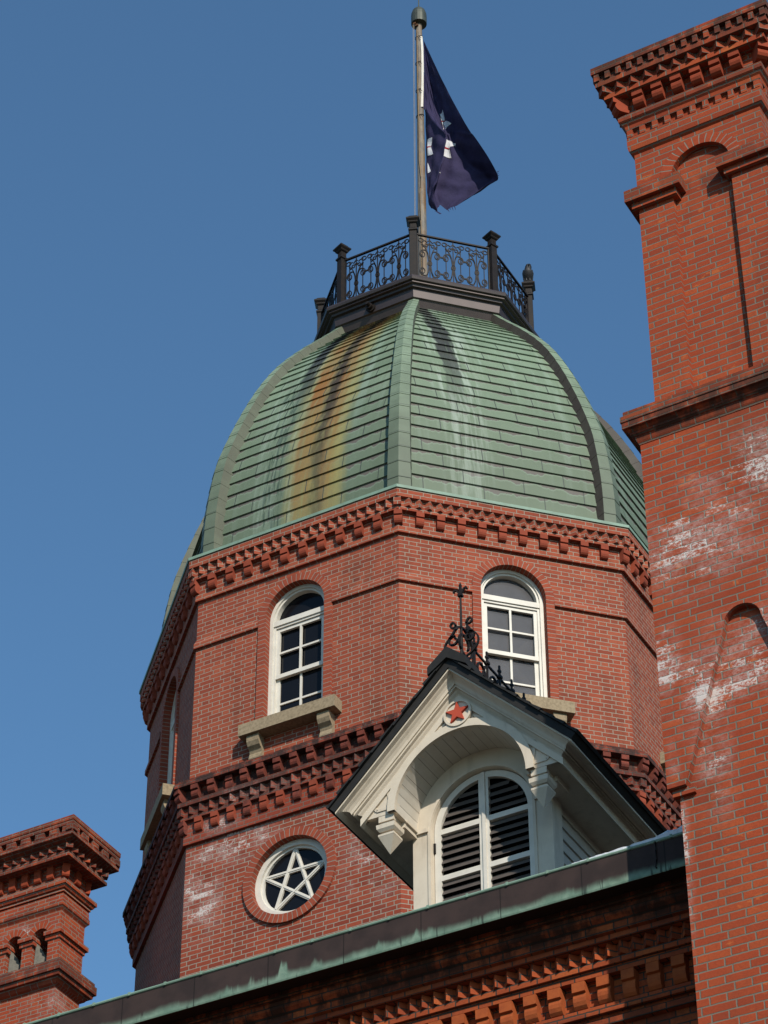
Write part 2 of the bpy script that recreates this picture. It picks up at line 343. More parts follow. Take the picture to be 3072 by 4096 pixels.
def pole_mat():
    s = NT('weathered pole'); p = s.pos(); x, y, z = s.sep(p)
    n1 = s.noise(s.scale(p, (6, 6, 2.2)), 2., 6., .7)
    c = s.mix(s.mr(n1, .35, .65), (.27, .225, .17), (.15, .135, .12))
    rust = s.math('MULTIPLY', s.mr(s.noise(s.scale(p, (3, 3, .8)), 2., 5., .6), .45, .62), s.mr(x, -.06, .07))
    c = s.mix(s.math('MULTIPLY', rust, .9), c, (.20, .115, .055))
    return s.fin(c, .6, spec=.3)
polem = pole_mat()
def cloth_mat(name, col, col2, trans=.0):
    s = NT(name); p = s.pos()
    c = s.mix(s.mr(s.noise(p, 6., 4.), .35, .7), col, col2)
    s.bump(s.noise(p, 9., 4., .6), .35, .03)
    return s.fin(c, .85, spec=.15)
flagm = cloth_mat('navy cloth', (.040, .034, .090), (.030, .026, .070))
flagw = cloth_mat('white cloth', (.72, .72, .74), (.66, .66, .70))
flagr = cloth_mat('red cloth', (.42, .02, .04), (.36, .02, .04))

# ------------------------------------------------------------------ mesh helpers
class MB:
    def __init__(s): s.v = []; s.f = []; s.uv = []; s.mi = []; s.sm = []
    def face(s, pts, uv=None, mi=0, smooth=False):
        i = len(s.v); s.v += [tuple(p) for p in pts]; s.f.append(tuple(range(i, i+len(pts)))); s.mi.append(mi); s.sm.append(smooth)
        if uv is None:
            P = [Vector(p) for p in pts]; n = Vector((0, 0, 0))
            for a in range(len(P)):
                b = P[(a+1) % len(P)]; n += Vector(((P[a].y-b.y)*(P[a].z+b.z), (P[a].z-b.z)*(P[a].x+b.x), (P[a].x-b.x)*(P[a].y+b.y)))
            if n.length > 1e-12: n.normalize()
            if abs(n.z) > .75: uv = [(p.x, p.y) for p in P]
            else:
                t = Vector((0, 0, 1)).cross(n); t.normalize(); uv = [(p.dot(t), p.z) for p in P]
        s.uv.append(uv)
    def box(s, c, h, ax=None, mi=0):
        """c centre, h half sizes, ax optional 3 axes"""
        ax = ax or (Vector((1, 0, 0)), Vector((0, 1, 0)), Vector((0, 0, 1)))
        c = Vector(c); X, Y, Z = ax[0]*h[0], ax[1]*h[1], ax[2]*h[2]
        q = lambda a, b, d: c+X*a+Y*b+Z*d
        for F in (((-1,-1,-1),(-1,1,-1),(1,1,-1),(1,-1,-1)), ((-1,-1,1),(1,-1,1),(1,1,1),(-1,1,1)), ((-1,-1,-1),(1,-1,-1),(1,-1,1),(-1,-1,1)),
                  ((1,-1,-1),(1,1,-1),(1,1,1),(1,-1,1)), ((1,1,-1),(-1,1,-1),(-1,1,1),(1,1,1)), ((-1,1,-1),(-1,-1,-1),(-1,-1,1),(-1,1,1))):
            s.face([q(*k) for k in F], mi=mi)
    def bx(s, x0, x1, y0, y1, z0, z1, mi=0): s.box(((x0+x1)/2, (y0+y1)/2, (z0+z1)/2), ((x1-x0)/2, (y1-y0)/2, (z1-z0)/2), mi=mi)
    def prism(s, poly, fn, d0, d1, mi=0, caps=True):
        """poly 2-D outline (counter-clockwise seen from outside), fn(a,b,d)->point, extruded d0 (front) .. d1 (back)"""
        n = len(poly)
        if caps:
            s.face([fn(a, b, d0) for a, b in poly], mi=mi); s.face([fn(a, b, d1) for a, b in reversed(poly)], mi=mi)
        for i in range(n):
            a, b = poly[i]; c, d = poly[(i+1) % n]
            s.face([fn(a, b, d0), fn(a, b, d1), fn(c, d, d1), fn(c, d, d0)], mi=mi)
    def tube(s, pts, r, n=6, mi=0, smooth=True, r1=None, cap=True):
        P = [Vector(p) for p in pts]; rings = []
        up = Vector((0, 0, 1))
        for i, p in enumerate(P):
            t = (P[min(i+1, len(P)-1)]-P[max(i-1, 0)]); t.normalize()
            a = t.cross(up)
            if a.length < 1e-3: a = t.cross(Vector((0, 1, 0)))
            a.normalize(); b = a.cross(t); k = i/max(1, len(P)-1); rr = r+((r1 if r1 is not None else r)-r)*k
            rings.append([p+(a*math.cos(2*PI*j/n)+b*math.sin(2*PI*j/n))*rr for j in range(n)])
        for A_, B_ in zip(rings, rings[1:]):
            for j in range(n): s.face([A_[j], B_[j], B_[(j+1) % n], A_[(j+1) % n]], mi=mi, smooth=smooth)
        if cap: s.face(rings[0], mi=mi); s.face(rings[-1][::-1], mi=mi)
    def bar(s, pts, wx, nrm, th, mi=0):
        """flat bar following pts lying in the plane with normal nrm"""
        P = [Vector(p) for p in pts]; nrm = Vector(nrm); L = []; R = []
        for i, p in enumerate(P):
            t = P[min(i+1, len(P)-1)]-P[max(i-1, 0)]; t.normalize(); a = nrm.cross(t); a.normalize()
            L.append(p+a*wx/2); R.append(p-a*wx/2)
        o = nrm*th/2
        for i in range(len(P)-1):
            a, b, c, d = L[i], L[i+1], R[i+1], R[i]
            s.face([a+o, d+o, c+o, b+o], mi=mi); s.face([a-o, b-o, c-o, d-o], mi=mi)
            s.face([a+o, b+o, b-o, a-o], mi=mi); s.face([d-o, c-o, c+o, d+o], mi=mi)
    def lathe(s, prof, c, n=16, mi=0, smooth=True, ang0=0.):
        c = Vector(c)
        R = [[c+Vector((r*math.cos(ang0+2*PI*j/n), r*math.sin(ang0+2*PI*j/n), z)) for j in range(n)] for r, z in prof]
        for A_, B_ in zip(R, R[1:]):
            for j in range(n): s.face([A_[j], A_[(j+1) % n], B_[(j+1) % n], B_[j]], mi=mi, smooth=smooth)
        s.face(R[0][::-1], mi=mi); s.face(R[-1], mi=mi)
    def mesh(s, name, mats, weld=False):
        me = bpy.data.meshes.new(name); me.from_pydata(s.v, [], s.f); me.update()
        ul = me.uv_layers.new(name='UVMap')
        k = 0
        for uvs in s.uv:
            for q in uvs: ul.data[k].uv = q; k += 1
        for m in (mats if isinstance(mats, (list, tuple)) else [mats]): me.materials.append(m)
        for p, mi, sm in zip(me.polygons, s.mi, s.sm): p.material_index = mi; p.use_smooth = sm
        if weld:
            bm = bmesh.new(); bm.from_mesh(me); bmesh.ops.remove_doubles(bm, verts=bm.verts, dist=1e-4)
            bm.to_mesh(me); bm.free()
        return me
    def obj(s, name, mats, parent=None, weld=False):
        o = bpy.data.objects.new(name, s.mesh(name, mats, weld)); COL.objects.link(o)
        if parent: o.parent = parent; o.matrix_parent_inverse = parent.matrix_basis.inverted()
        return o
def tag(o, label, cat, group=None):
    o['label'] = label; o['category'] = cat
    if group: o['group'] = group
    return o
def thing(name, label, cat, loc=(0, 0, 0), group=None):
    o = bpy.data.objects.new(name, None); COL.objects.link(o); o.location = loc; o.empty_display_size = .3
    bpy.context.view_layer.update()
    return tag(o, label, cat, group)
def inst(me, name, parent, mat4):
    o = bpy.data.objects.new(name, me); COL.objects.link(o)
    if parent: o.parent = parent; o.matrix_parent_inverse = parent.matrix_basis.inverted()
    o.matrix_basis = mat4; return o

# ------------------------------------------------------------------ ground
g = MB(); g.face([(-900, -900, 0), (900, -900, 0), (900, 900, 0), (-900, 900, 0)])
go = g.obj('ground', asphalt); go['kind'] = 'structure'

# ------------------------------------------------------------------ octagon geometry
W8 = 3.3; AP = W8/2*(1+2**.5); T8 = math.tan(PI/8)
def fdir(az): return Vector((math.sin(az), -math.cos(az), 0)), Vector((math.cos(az), math.sin(az), 0))
AZ = {0: -PI/4, 1: 0., 2: PI/4, 3: PI/2, 4: 3*PI/4, 5: PI, 6: 5*PI/4, 7: 3*PI/2}
def fp(k, u, o, z):
    n, t = fdir(AZ[k]); p = n*(AP+o)+t*u; return Vector((p.x, p.y, z))
def hw(o): return (AP+o)*T8
def oct_ring(mb, prof, faces=range(8), mi=0, vs=None, uface=False):
    """prof: outward (o,z) profile from bottom to top; lofted round the octagon with mitred corners"""
    for k in faces:
        for i in range(len(prof)-1):
            (o0, z0), (o1, z1) = prof[i], prof[i+1]
            pts = [fp(k, -hw(o0), o0, z0), fp(k, hw(o0), o0, z0), fp(k, hw(o1), o1, z1), fp(k, -hw(o1), o1, z1)]
            if abs(z1-z0) < 1e-6 and abs(o1-o0) < 1e-6: continue
            if vs is not None:
                b = 20*k if uface else 0
                uv = [(b-hw(o0), vs[i][0]), (b+hw(o0), vs[i][0]), (b+hw(o1), vs[i][1]), (b-hw(o1), vs[i][1])]
            elif abs(z1-z0) < abs(o1-o0)*.5:
                uv = [(-hw(o0), o0), (hw(o0), o0), (hw(o1), o1), (-hw(o1), o1)]
            else: uv = [(-hw(o0), z0), (hw(o0), z0), (hw(o1), z1), (-hw(o1), z1)]
            mb.face(pts, uv, mi)
def face_panel(mb, k, z0, z1, o, hole=None, mi=0):
    h = hw(o)
    if hole is None:
        mb.face([fp(k, -h, o, z0), fp(k, h, o, z0), fp(k, h, o, z1), fp(k, -h, o, z1)], mi=mi); return
    kind = hole[0]; N = 14
    if kind == 'arch':
        _, r, zs, zsp = hole
        mb.face([fp(k, -h, o, z0), fp(k, h, o, z0), fp(k, h, o, zs), fp(k, -h, o, zs)], mi=mi)
        for sgn in (-1, 1):
            arc = [(sgn*r*math.cos(a), zsp+r*math.sin(a)) for a in [PI/2*j/N for j in range(N+1)]]
            mb_pts = [(sgn*h, zs), (sgn*h, z1), (0, z1)] + arc[::-1] + [(sgn*r, zs)]
            if sgn > 0: pass
            else: mb_pts = mb_pts[::-1]
            mb.face([fp(k, a, o, b) for a, b in mb_pts], mi=mi)
    else:
        _, r, zc = hole
        for sgn in (-1, 1):
            arc = [(sgn*r*math.cos(a), zc+r*math.sin(a)) for a in [-PI/2+PI*j/(2*N) for j in range(2*N+1)]]
            pts = [(0, z0), (sgn*h, z0), (sgn*h, z1), (0, z1)] + arc[::-1]
            if sgn < 0: pts = pts[::-1]
            mb.face([fp(k, a, o, b) for a, b in pts], mi=mi)

# ------------------------------------------------------------------ TOWER
tower = thing('octagonal_tower', 'octagonal red brick tower under a green copper dome, behind the cream dormer', 'tower', (0, 0, 17.0))
WINF = (0, 1, 2, 3)
ZS, ZSP, RIN, ROUT = 23.62, 25.50, .475, .60
b = MB(); oct_ring(b, [(0, 15.0), (0, 17.0)]); 
for k in range(8): face_panel(b, k, 17.0, 22.083, 0, ('round', .58, 21.14) if k == 1 else None)
b.obj('lower_wall', brick_low, tower)
b = MB()
for k in range(8): face_panel(b, k, 23.15, 26.216, 0, ('arch', RIN, ZS, ZSP) if k in WINF else None)
b.obj('upper_wall', brick_tower, tower)
# string course round the upper wall, broken at the window surrounds
sp = [(0, 25.379), (.042, 25.379), (.042, 25.455), (.012, 25.525), (0, 25.53)]
b = MB(); oct_ring(b, sp, (4, 5, 6, 7)); b.obj('string_course', brick_tower, tower)
SCP = {}
for k in WINF:
    for sg in (-1, 1):
        for i in range(len(sp)-1):
            (o0, z0), (o1, z1) = sp[i], sp[i+1]
            q = [(sg*ROUT, o0, z0), (sg*hw(o0), o0, z0), (sg*hw(o1), o1, z1), (sg*ROUT, o1, z1)]
            if sg < 0: q = q[::-1]
            SCP.setdefault(k if sg > 0 else k-1, MB()).face([fp(k, *p) for p in q])
for m_ in SCP.values(): m_.obj('string_course', brick_tower, tower)
# upper cornice
TE = .15
def teeth(b, k, o, z0, z1, n, dep, wid, corner=True):
    h = hw(o)
    for i in range(n+1):
        u = -h+2*h*i/n
        if i in (0, n):
            continue
        A_, B_, C_ = (u-wid/2, o), (u, o+dep), (u+wid/2, o)
        b.face([fp(k, A_[0], A_[1], z0), fp(k, B_[0], B_[1], z0), fp(k, B_[0], B_[1], z1), fp(k, A_[0], A_[1], z1)])
        b.face([fp(k, B_[0], B_[1], z0), fp(k, C_[0], C_[1], z0), fp(k, C_[0], C_[1], z1), fp(k, B_[0], B_[1], z1)])
        b.face([fp(k, C_[0], C_[1], z0), fp(k, B_[0], B_[1], z0), fp(k, A_[0], A_[1], z0)])
        b.face([fp(k, A_[0], A_[1], z1), fp(k, B_[0], B_[1], z1), fp(k, C_[0], C_[1], z1)])
    # corner tooth at the right-hand end: a square brick end turned along the mitre
    az = AZ[k]+PI/8; d = Vector((math.sin(az), -math.cos(az), 0)); t = Vector((math.cos(az), math.sin(az), 0))
    c = fp(k, h, o, (z0+z1)/2)+d*(dep*.45-.06)
    b.box(c, (wid*.42, .075, (z1-z0)/2), (t, d, Vector((0, 0, 1))))
b = MB()
oct_ring(b, [(0, 26.216), (.051, 26.216), (.051, 26.54), (.05, 26.556), (.128, 26.556), (.128, 26.612), (.116, 26.614), (.116, 26.752), (.178, 26.752), (.178, 26.895), (.10, 26.90)])
for k in range(8): teeth(b, k, .116, 26.614, 26.748, 22, .062, .124)
ucorn = b.obj('upper_cornice', brick_tower, tower)
def corbel_mesh(name, mat, wid, prof):
    b = MB(); n = len(prof)
    # prof: list of (o, z) closed outline, extruded along x
    L = [Vector((-wid/2, -o, z)) for o, z in prof]; R = [Vector((wid/2, -o, z)) for o, z in prof]
    b.face(L); b.face(R[::-1])
    for i in range(n):
        j = (i+1) % n; b.face([L[j], L[i], R[i], R[j]])
    return b.mesh(name, mat)
def scurve(H, D):      # modillion outline: hollow foot, bulge, square head
    return [(-.02, H), (-.02, 0), (D*.30, 0), (D*.52, H*.04), (D*.72, H*.14), (D*.84, H*.28), (D*.86, H*.42), (D*.78, H*.54), (D*.72, H*.60), (D, H*.63), (D, H)]
cor_u = corbel_mesh('corbel', terra, .115, scurve(.215, .085))
def face_mat(k, u, o, z, extra=0.):
    n, t = fdir(AZ[k]); p = fp(k, u, o, z)
    return Matrix.Translation(p) @ Matrix.Rotation(AZ[k]+extra, 4, 'Z')
for k in (0, 1, 2, 3):
    for i in range(12):
        o = .051; h = hw(o); u = -h+2*h*i/11
        if i == 0 and k != 0: continue
        if i in (0, 11): inst(cor_u, 'corbel', ucorn, face_mat(k, u, o-.012, 26.34, PI/8*(1 if i == 11 else -1)))
        else: inst(cor_u, 'corbel', ucorn, face_mat(k, u, o, 26.34))
# lower cornice
b = MB()
oct_ring(b, [(0, 22.083), (.05, 22.083), (.05, 22.435), (.106, 22.438), (.106, 22.500), (.098, 22.502), (.098, 22.630), (.165, 22.632), (.165, 22.702), (.10, 22.704), (.10, 22.915), (.226, 22.918), (.226, 22.99), (.165, 23.0), (.165, 23.055), (.085, 23.075), (.085, 23.12), (0, 23.16)])
for k in range(8): teeth(b, k, .098, 22.502, 22.628, 21, .056, .118)
lcorn = b.obj('lower_cornice', brick_corn, tower)
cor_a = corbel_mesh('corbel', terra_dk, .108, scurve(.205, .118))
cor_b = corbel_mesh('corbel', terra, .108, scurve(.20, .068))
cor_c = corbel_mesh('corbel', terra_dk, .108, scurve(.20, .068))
for k in (0, 1, 2, 3):
    for i in range(14):
        if i == 0 and k != 0: continue
        e = PI/8*(1 if i == 13 else -1) if i in (0, 13) else 0.
        sh = .012 if e else 0.
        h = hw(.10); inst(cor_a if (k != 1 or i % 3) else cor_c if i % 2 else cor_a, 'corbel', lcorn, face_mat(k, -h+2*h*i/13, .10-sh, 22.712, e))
        h = hw(.05); inst(cor_b if random.random() < .7 else cor_c, 'corbel', lcorn, face_mat(k, -h+2*h*i/13, .05-sh, 22.238, e))

def arch_strip(mb, k, r0, r1, of, zs, zsp, ob0=0., ob1=-.22, N=20, mi=0):
    """brick surround: front ring between r0 and r1 standing at offset of, inner reveal back to ob1, outer side back to ob0"""
    path = [(-1, zs, None)]+[(0, 0, a) for a in [PI-PI*j/N for j in range(N+1)]]+[(1, zs, None)]
    def pt(r, e):
        sgn, z, a = e
        return (sgn*r, z) if a is None else (r*math.cos(a), zsp+r*math.sin(a))
    L = 0.
    for e0, e1 in zip(path, path[1:]):
        a0, a1, c0, c1 = pt(r0, e0), pt(r0, e1), pt(r1, e0), pt(r1, e1)
        rm = (r0+r1)/2; m0, m1 = pt(rm, e0), pt(rm, e1); dl = math.hypot(m1[0]-m0[0], m1[1]-m0[1]); uu = (L, L+dl); L += dl
        mb.face([fp(k, c0[0], of, c0[1]), fp(k, a0[0], of, a0[1]), fp(k, a1[0], of, a1[1]), fp(k, c1[0], of, c1[1])], [(uu[0], .12), (uu[0], 0), (uu[1], 0), (uu[1], .12)], mi)
        mb.face([fp(k, a0[0], of, a0[1]), fp(k, a0[0], ob1, a0[1]), fp(k, a1[0], ob1, a1[1]), fp(k, a1[0], of, a1[1])], [(uu[0], 0), (uu[0], .2), (uu[1], .2), (uu[1], 0)], mi)
        mb.face([fp(k, c0[0], ob0, c0[1]), fp(k, c0[0], of, c0[1]), fp(k, c1[0], of, c1[1]), fp(k, c1[0], ob0, c1[1])], [(uu[0], 0), (uu[0], .04), (uu[1], .04), (uu[1], 0)], mi)
def arch_poly(r, zs, zsp, N=20): return [(-r, zs), (r, zs)]+[(r*math.cos(a), zsp+r*math.sin(a)) for a in [PI*j/N for j in range(N+1)]]
def ring_prism(mb, fn, r0, r1, zs, zsp, d0, d1, N=20, bottom=0., mi=0):
    """arched frame between radii r0 (inner) and r1 (outer) open at the foot unless bottom>0"""
    def path(r): return [(-r, zs)]+[(r*math.cos(a), zsp+r*math.sin(a)) for a in [PI-PI*j/N for j in range(N+1)]]+[(r, zs)]
    I, O = path(r0), path(r1)
    for i in range(len(I)-1):
        q = [O[i], I[i], I[i+1], O[i+1]]
        mb.face([fn(a, c, d0) for a, c in q], mi=mi)
        mb.face([fn(*I[i], d0), fn(*I[i], d1), fn(*I[i+1], d1), fn(*I[i+1], d0)], mi=mi)
        mb.face([fn(*O[i], d1), fn(*O[i], d0), fn(*O[i+1], d0), fn(*O[i+1], d1)], mi=mi)
def rbox(mb, fn, x0, x1, z0, z1, d0, d1, mi=0):
    mb.prism([(x0, z0), (x1, z0), (x1, z1), (x0, z1)], fn, d0, d1, mi=mi)
sill_b = MB(); 
for k in WINF:
    fn = (lambda k: (lambda a, z, d: fp(k, a, -d, z)))(k)      # d is depth behind the wall face
    b = MB(); arch_strip(b, k, RIN, ROUT, .034, ZS, ZSP); b.obj('arch_surround', vous_t, tower)
    # window casing = the part; sash, panes, sill and brackets below it
    b = MB(); ring_prism(b, fn, RIN-.052, RIN-.001, ZS, ZSP, .085, .22); ring_prism(b, fn, RIN-.085, RIN-.053, ZS, ZSP, .112, .22)
    rbox(b, fn, -.425, .425, 25.40, 25.485, .095, .2); rbox(b, fn, -.40, .40, 25.365, 25.40, .115, .2)
    win = b.obj('window', white_w, tower)
    b = MB()
    R2 = RIN-.085
    # upper sash stands in front of the lower one
    for x in (-1, 1): rbox(b, fn, x*.365-.026 if x > 0 else -R2, R2 if x > 0 else -.365+.026, 24.52, 25.36, .135, .175)
    rbox(b, fn, -.34, .34, 25.31, 25.36, .137, .175); rbox(b, fn, -R2, R2, 24.50, 24.565, .125, .178)
    rbox(b, fn, -.016, .016, 24.565, 25.31, .139, .17); rbox(b, fn, -.34, .34, 24.925, 24.955, .141, .17)
    for x in (-1, 1): rbox(b, fn, .335 if x > 0 else -R2, R2 if x > 0 else -.335, ZS, 24.50, .165, .2)
    rbox(b, fn, -.335, .335, ZS+.02, ZS+.09, .167, .2)
    rbox(b, fn, -.016, .016, ZS+.09, 24.50, .169, .2); rbox(b, fn, -.335, .335, 24.07, 24.10, .171, .2)
    b.obj('sash', white_w, win)
    b = MB(); b.prism(arch_poly(R2+.02, ZS, ZSP), fn, .19, .215); b.obj('pane', glass2 if k in (2, 3) else glass, win)
    if k in (2, 3):
        for sg in (-1, 1):
            c = MB(); q = [(-.62*sg, 23.95), (-.50*sg, 23.88), (.62*sg, 25.15), (.50*sg, 25.22)]
            c.prism(q if sg > 0 else q[::-1], fn, .34+.05*(sg > 0), .38+.05*(sg > 0)); c.obj('timber_brace', brace, win)
        c = MB(); c.prism([(-1., 23.2), (1., 23.2), (1., 26.1), (-1., 26.1)], fn, .60, .62); c.obj('dark_room', dark, win)
    b = MB(); b.prism([(-.76, 23.47), (.76, 23.47), (.76, 23.655), (-.76, 23.655)], fn, -.205, .0)
    b.prism([(-.50, 23.655), (.50, 23.655), (.50, 23.69), (-.50, 23.69)], fn, -.03, .16)
    so = b.obj('sill', stone, win)
    br_prof = [(-.01, .40), (-.01, 0), (.05, 0), (.075, .03), (.085, .07), (.07, .12), (.055, .15), (.075, .20), (.125, .24), (.155, .30), (.16, .36), (.15, .40)]
    for x in (-.555, .555):
        c = MB(); Lp = [fp(k, x-.095, o, 23.07+z) for o, z in br_prof]; Rp = [fp(k, x+.095, o, 23.07+z) for o, z in br_prof]
        c.face(Lp); c.face(Rp[::-1])
        for i in range(len(br_prof)):
            j = (i+1) % len(br_prof); c.face([Lp[j], Lp[i], Rp[i], Rp[j]])
        c.obj('sill_bracket', stone, win)
# interior timber bracing behind the pane is left to the glass; round star window in the lower wall
k = 1; fn = lambda a, z, d: fp(1, a, -d, z)
ZC = 21.14
def disc_ring(mb, fn, r0, r1, zc, d0, d1, N=40, dback=None, ulen=True, mi=0):
    for j in range(N):
        a0, a1 = 2*PI*j/N, 2*PI*(j+1)/N
        P = lambda r, a: (r*math.cos(a), zc+r*math.sin(a))
        u0, u1 = a0*(r0+r1)/2, a1*(r0+r1)/2
        mb.face([fn(*P(r0, a0), d0), fn(*P(r1, a0), d0), fn(*P(r1, a1), d0), fn(*P(r0, a1), d0)], [(u0, 0), (u0, .1), (u1, .1), (u1, 0)], mi)
        mb.face([fn(*P(r0, a0), d1), fn(*P(r0, a0), d0), fn(*P(r0, a1), d0), fn(*P(r0, a1), d1)], [(u0, 0), (u0, .1), (u1, .1), (u1, 0)], mi)
        mb.face([fn(*P(r1, a0), d0), fn(*P(r1, a0), dback if dback is not None else d1), fn(*P(r1, a1), dback if dback is not None else d1), fn(*P(r1, a1), d0)], [(u0, 0), (u0, .1), (u1, .1), (u1, 0)], mi)
b = MB(); disc_ring(b, fn, .58, .705, ZC, -.04, .2, dback=.0); b.obj('round_surround', vous_t, tower)
b = MB(); disc_ring(b, fn, .50, .579, ZC, .07, .2); disc_ring(b, fn, .465, .50, ZC, .105, .2)
rw = b.obj('round_window', white_w, tower)
b = MB()
star = [(.475*math.cos(PI/2+2*PI*i/5), ZC+.475*math.sin(PI/2+2*PI*i/5)) for i in range(5)]
for n_, i in enumerate((0, 2, 4, 1, 3)):
    p, q = star[i], star[(i+2) % 5]; d = Vector((q[0]-p[0], q[1]-p[1])).normalized(); m = Vector((-d.y, d.x))*.026
    e = n_*.0012
    b.prism([(p[0]+m.x, p[1]+m.y), (p[0]-m.x, p[1]-m.y), (q[0]-m.x, q[1]-m.y), (q[0]+m.x, q[1]+m.y)][::-1], fn, .115+e, .15)
    m2 = m*.35
    b.prism([(p[0]+m2.x, p[1]+m2.y), (p[0]-m2.x, p[1]-m2.y), (q[0]-m2.x, q[1]-m2.y), (q[0]+m2.x, q[1]+m2.y)][::-1], fn, .105+e, .116+e)
b.obj('star_glazing_bar', white_w, rw)
b = MB(); b.prism([(.49*math.cos(2*PI*j/32), ZC+.49*math.sin(2*PI*j/32)) for j in range(32)], fn, .145, .17); b.obj('pane', glass, rw)

# ------------------------------------------------------------------ DOME
DP = [(4.275, 27.0), (4.27, 27.5), (4.24, 28.0), (4.155, 28.65), (4.06, 29.1), (3.80, 29.88), (3.46, 30.72), (3.08, 31.45), (2.62, 32.1), (2.14, 32.68), (1.80, 33.10)]
def spline(P, n):
    out = []
    for i in range(len(P)-1):
        p0, p1, p2, p3 = P[max(i-1, 0)], P[i], P[i+1], P[min(i+2, len(P)-1)]
        for j in range(n):
            t = j/n
            out.append(tuple(.5*((2*b_)+(-a_+c_)*t+(2*a_-5*b_+4*c_-d_)*t*t+(-a_+3*b_-3*c_+d_)*t**3) for a_, b_, c_, d_ in zip(p0, p1, p2, p3)))
    out.append(P[-1]); return out
DS = spline(DP, 14); SL = [0.]
for a_, c_ in zip(DS, DS[1:]): SL.append(SL[-1]+math.hypot(c_[0]-a_[0], c_[1]-a_[1]))
def dome_at(s):
    s = max(0, min(SL[-1]-1e-6, s)); i = 0
    while SL[i+1] < s: i += 1
    t = (s-SL[i])/(SL[i+1]-SL[i]); a_, c_ = DS[i], DS[i+1]
    tr, tz = c_[0]-a_[0], c_[1]-a_[1]; l = math.hypot(tr, tz)
    return a_[0]+tr*t, a_[1]+tz*t, tz/l, -tr/l      # R, z, outward normal (R,z)
C8 = math.cos(PI/8); RL = .255
rows = int(SL[-1]/RL)
prof = []; vs = []
sink = .17
for i in range(rows+1):
    s0, s1 = i*RL, min((i+1)*RL, SL[-1])
    if s1-s0 < .02: continue
    for s, lift in ((s0+.006, .010), (s0, .030), ((s0+s1)/2, .016), (s1, .002)):
        R, z, nr, nz = dome_at(s); prof.append(((R-sink+nr*lift)*C8-AP, z+nz*lift)); vs.append(s)
vv = [(vs[i]+1e-3, vs[i+1]-1e-3) if vs[i+1] > vs[i] else (vs[i+1]+.001, vs[i+1]+.002) for i in range(len(vs)-1)]
b = MB(); oct_ring(b, prof, vs=vv, uface=True)
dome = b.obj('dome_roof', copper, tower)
b = MB(); oct_ring(b, [(.14, 26.897), (.197, 26.897), (.199, 26.945), (.14, 26.952), (-.12, 27.03)]); b.obj('drip_edge', green_edge, dome)
# hip ribs
for k in range(8):
    az = AZ[k]+PI/8; d = Vector((math.sin(az), -math.cos(az), 0)); t = Vector((math.cos(az), math.sin(az), 0))
    n1, _ = fdir(AZ[k]); n2, _ = fdir(AZ[k]+PI/4)
    t1 = Vector((math.cos(AZ[k]), math.sin(AZ[k]), 0)); t2 = Vector((math.cos(AZ[k]+PI/4), math.sin(AZ[k]+PI/4), 0))
    b = MB(); secs = []; NS = int(SL[-1]/.30)
    for i in range(NS*3+3):
        sg_, kk = divmod(i, 3); s = min(SL[-1], (sg_+(0, .5, .995)[kk])*SL[-1]/(NS+1)); lf = (.007, .0035, .0)[kk]
        R, z, nr, nz = dome_at(s); R += nr*lf; z += nz*lf
        wd = .185-.095*(s/SL[-1])+lf*.5
        up = Vector((0, 0, 1)); nrm = d*nr+up*nz
        c = d*R+up*z
        Lp = c-t1*wd+nrm*(.000); Rp = c+t2*wd
        Lb, Rb = Lp-nrm*.21, Rp-nrm*.21
        secs.append((Lb, Lp, c, Rp, Rb, s))
    for A_, B_ in zip(secs, secs[1:]):
        s0, s1 = A_[5], B_[5]
        b.face([A_[1], A_[2], B_[2], B_[1]], [(0, s0), (.15, s0), (.15, s1), (0, s1)], 0)
        b.face([A_[2], A_[3], B_[3], B_[2]], [(0, s0), (.15, s0), (.15, s1), (0, s1)], 0)
        b.face([A_[0], A_[1], B_[1], B_[0]], [(0, s0), (.15, s0), (.15, s1), (0, s1)], 1)
        b.face([A_[3], A_[4], B_[4], B_[3]], [(0, s0), (.15, s0), (.15, s1), (0, s1)], 2)
    e = secs[-1]; b.face([e[0], e[1], e[2], e[3], e[4]], mi=1)
    b.obj('hip_rib', [ribm, rib_shaded, rib_lit], dome)
# gallery curb
b = MB(); c8 = lambda R: R*C8-AP
oct_ring(b, [(c8(1.80), 32.90), (c8(1.86), 33.02), (c8(1.865), 33.03), (c8(1.90), 33.04), (c8(1.93), 33.20), (c8(1.98), 33.205), (c8(1.99), 33.245), (c8(2.04), 33.25), (c8(2.04), 33.285), (c8(2.075), 33.29), (c8(2.09), 33.33), (c8(2.075), 33.375), (c8(2.03), 33.395), (c8(.4), 33.42)])
gal = b.obj('gallery_curb', bronze, tower)
b = MB(); c = fp(1, -.05, c8(1.92), 33.13); b.tube([c+Vector((0, .02, 0)), c+Vector((0, -.02, 0))], .085, 16); b.tube([c+Vector((0, 0, .0)), c+Vector((0, -.075, .0))], .055, 16); b.tube([c+Vector((0, -.06, 0)), c+Vector((0, -.13, .015))], .034, 12)
b.obj('vent_pipe', iron, gal)

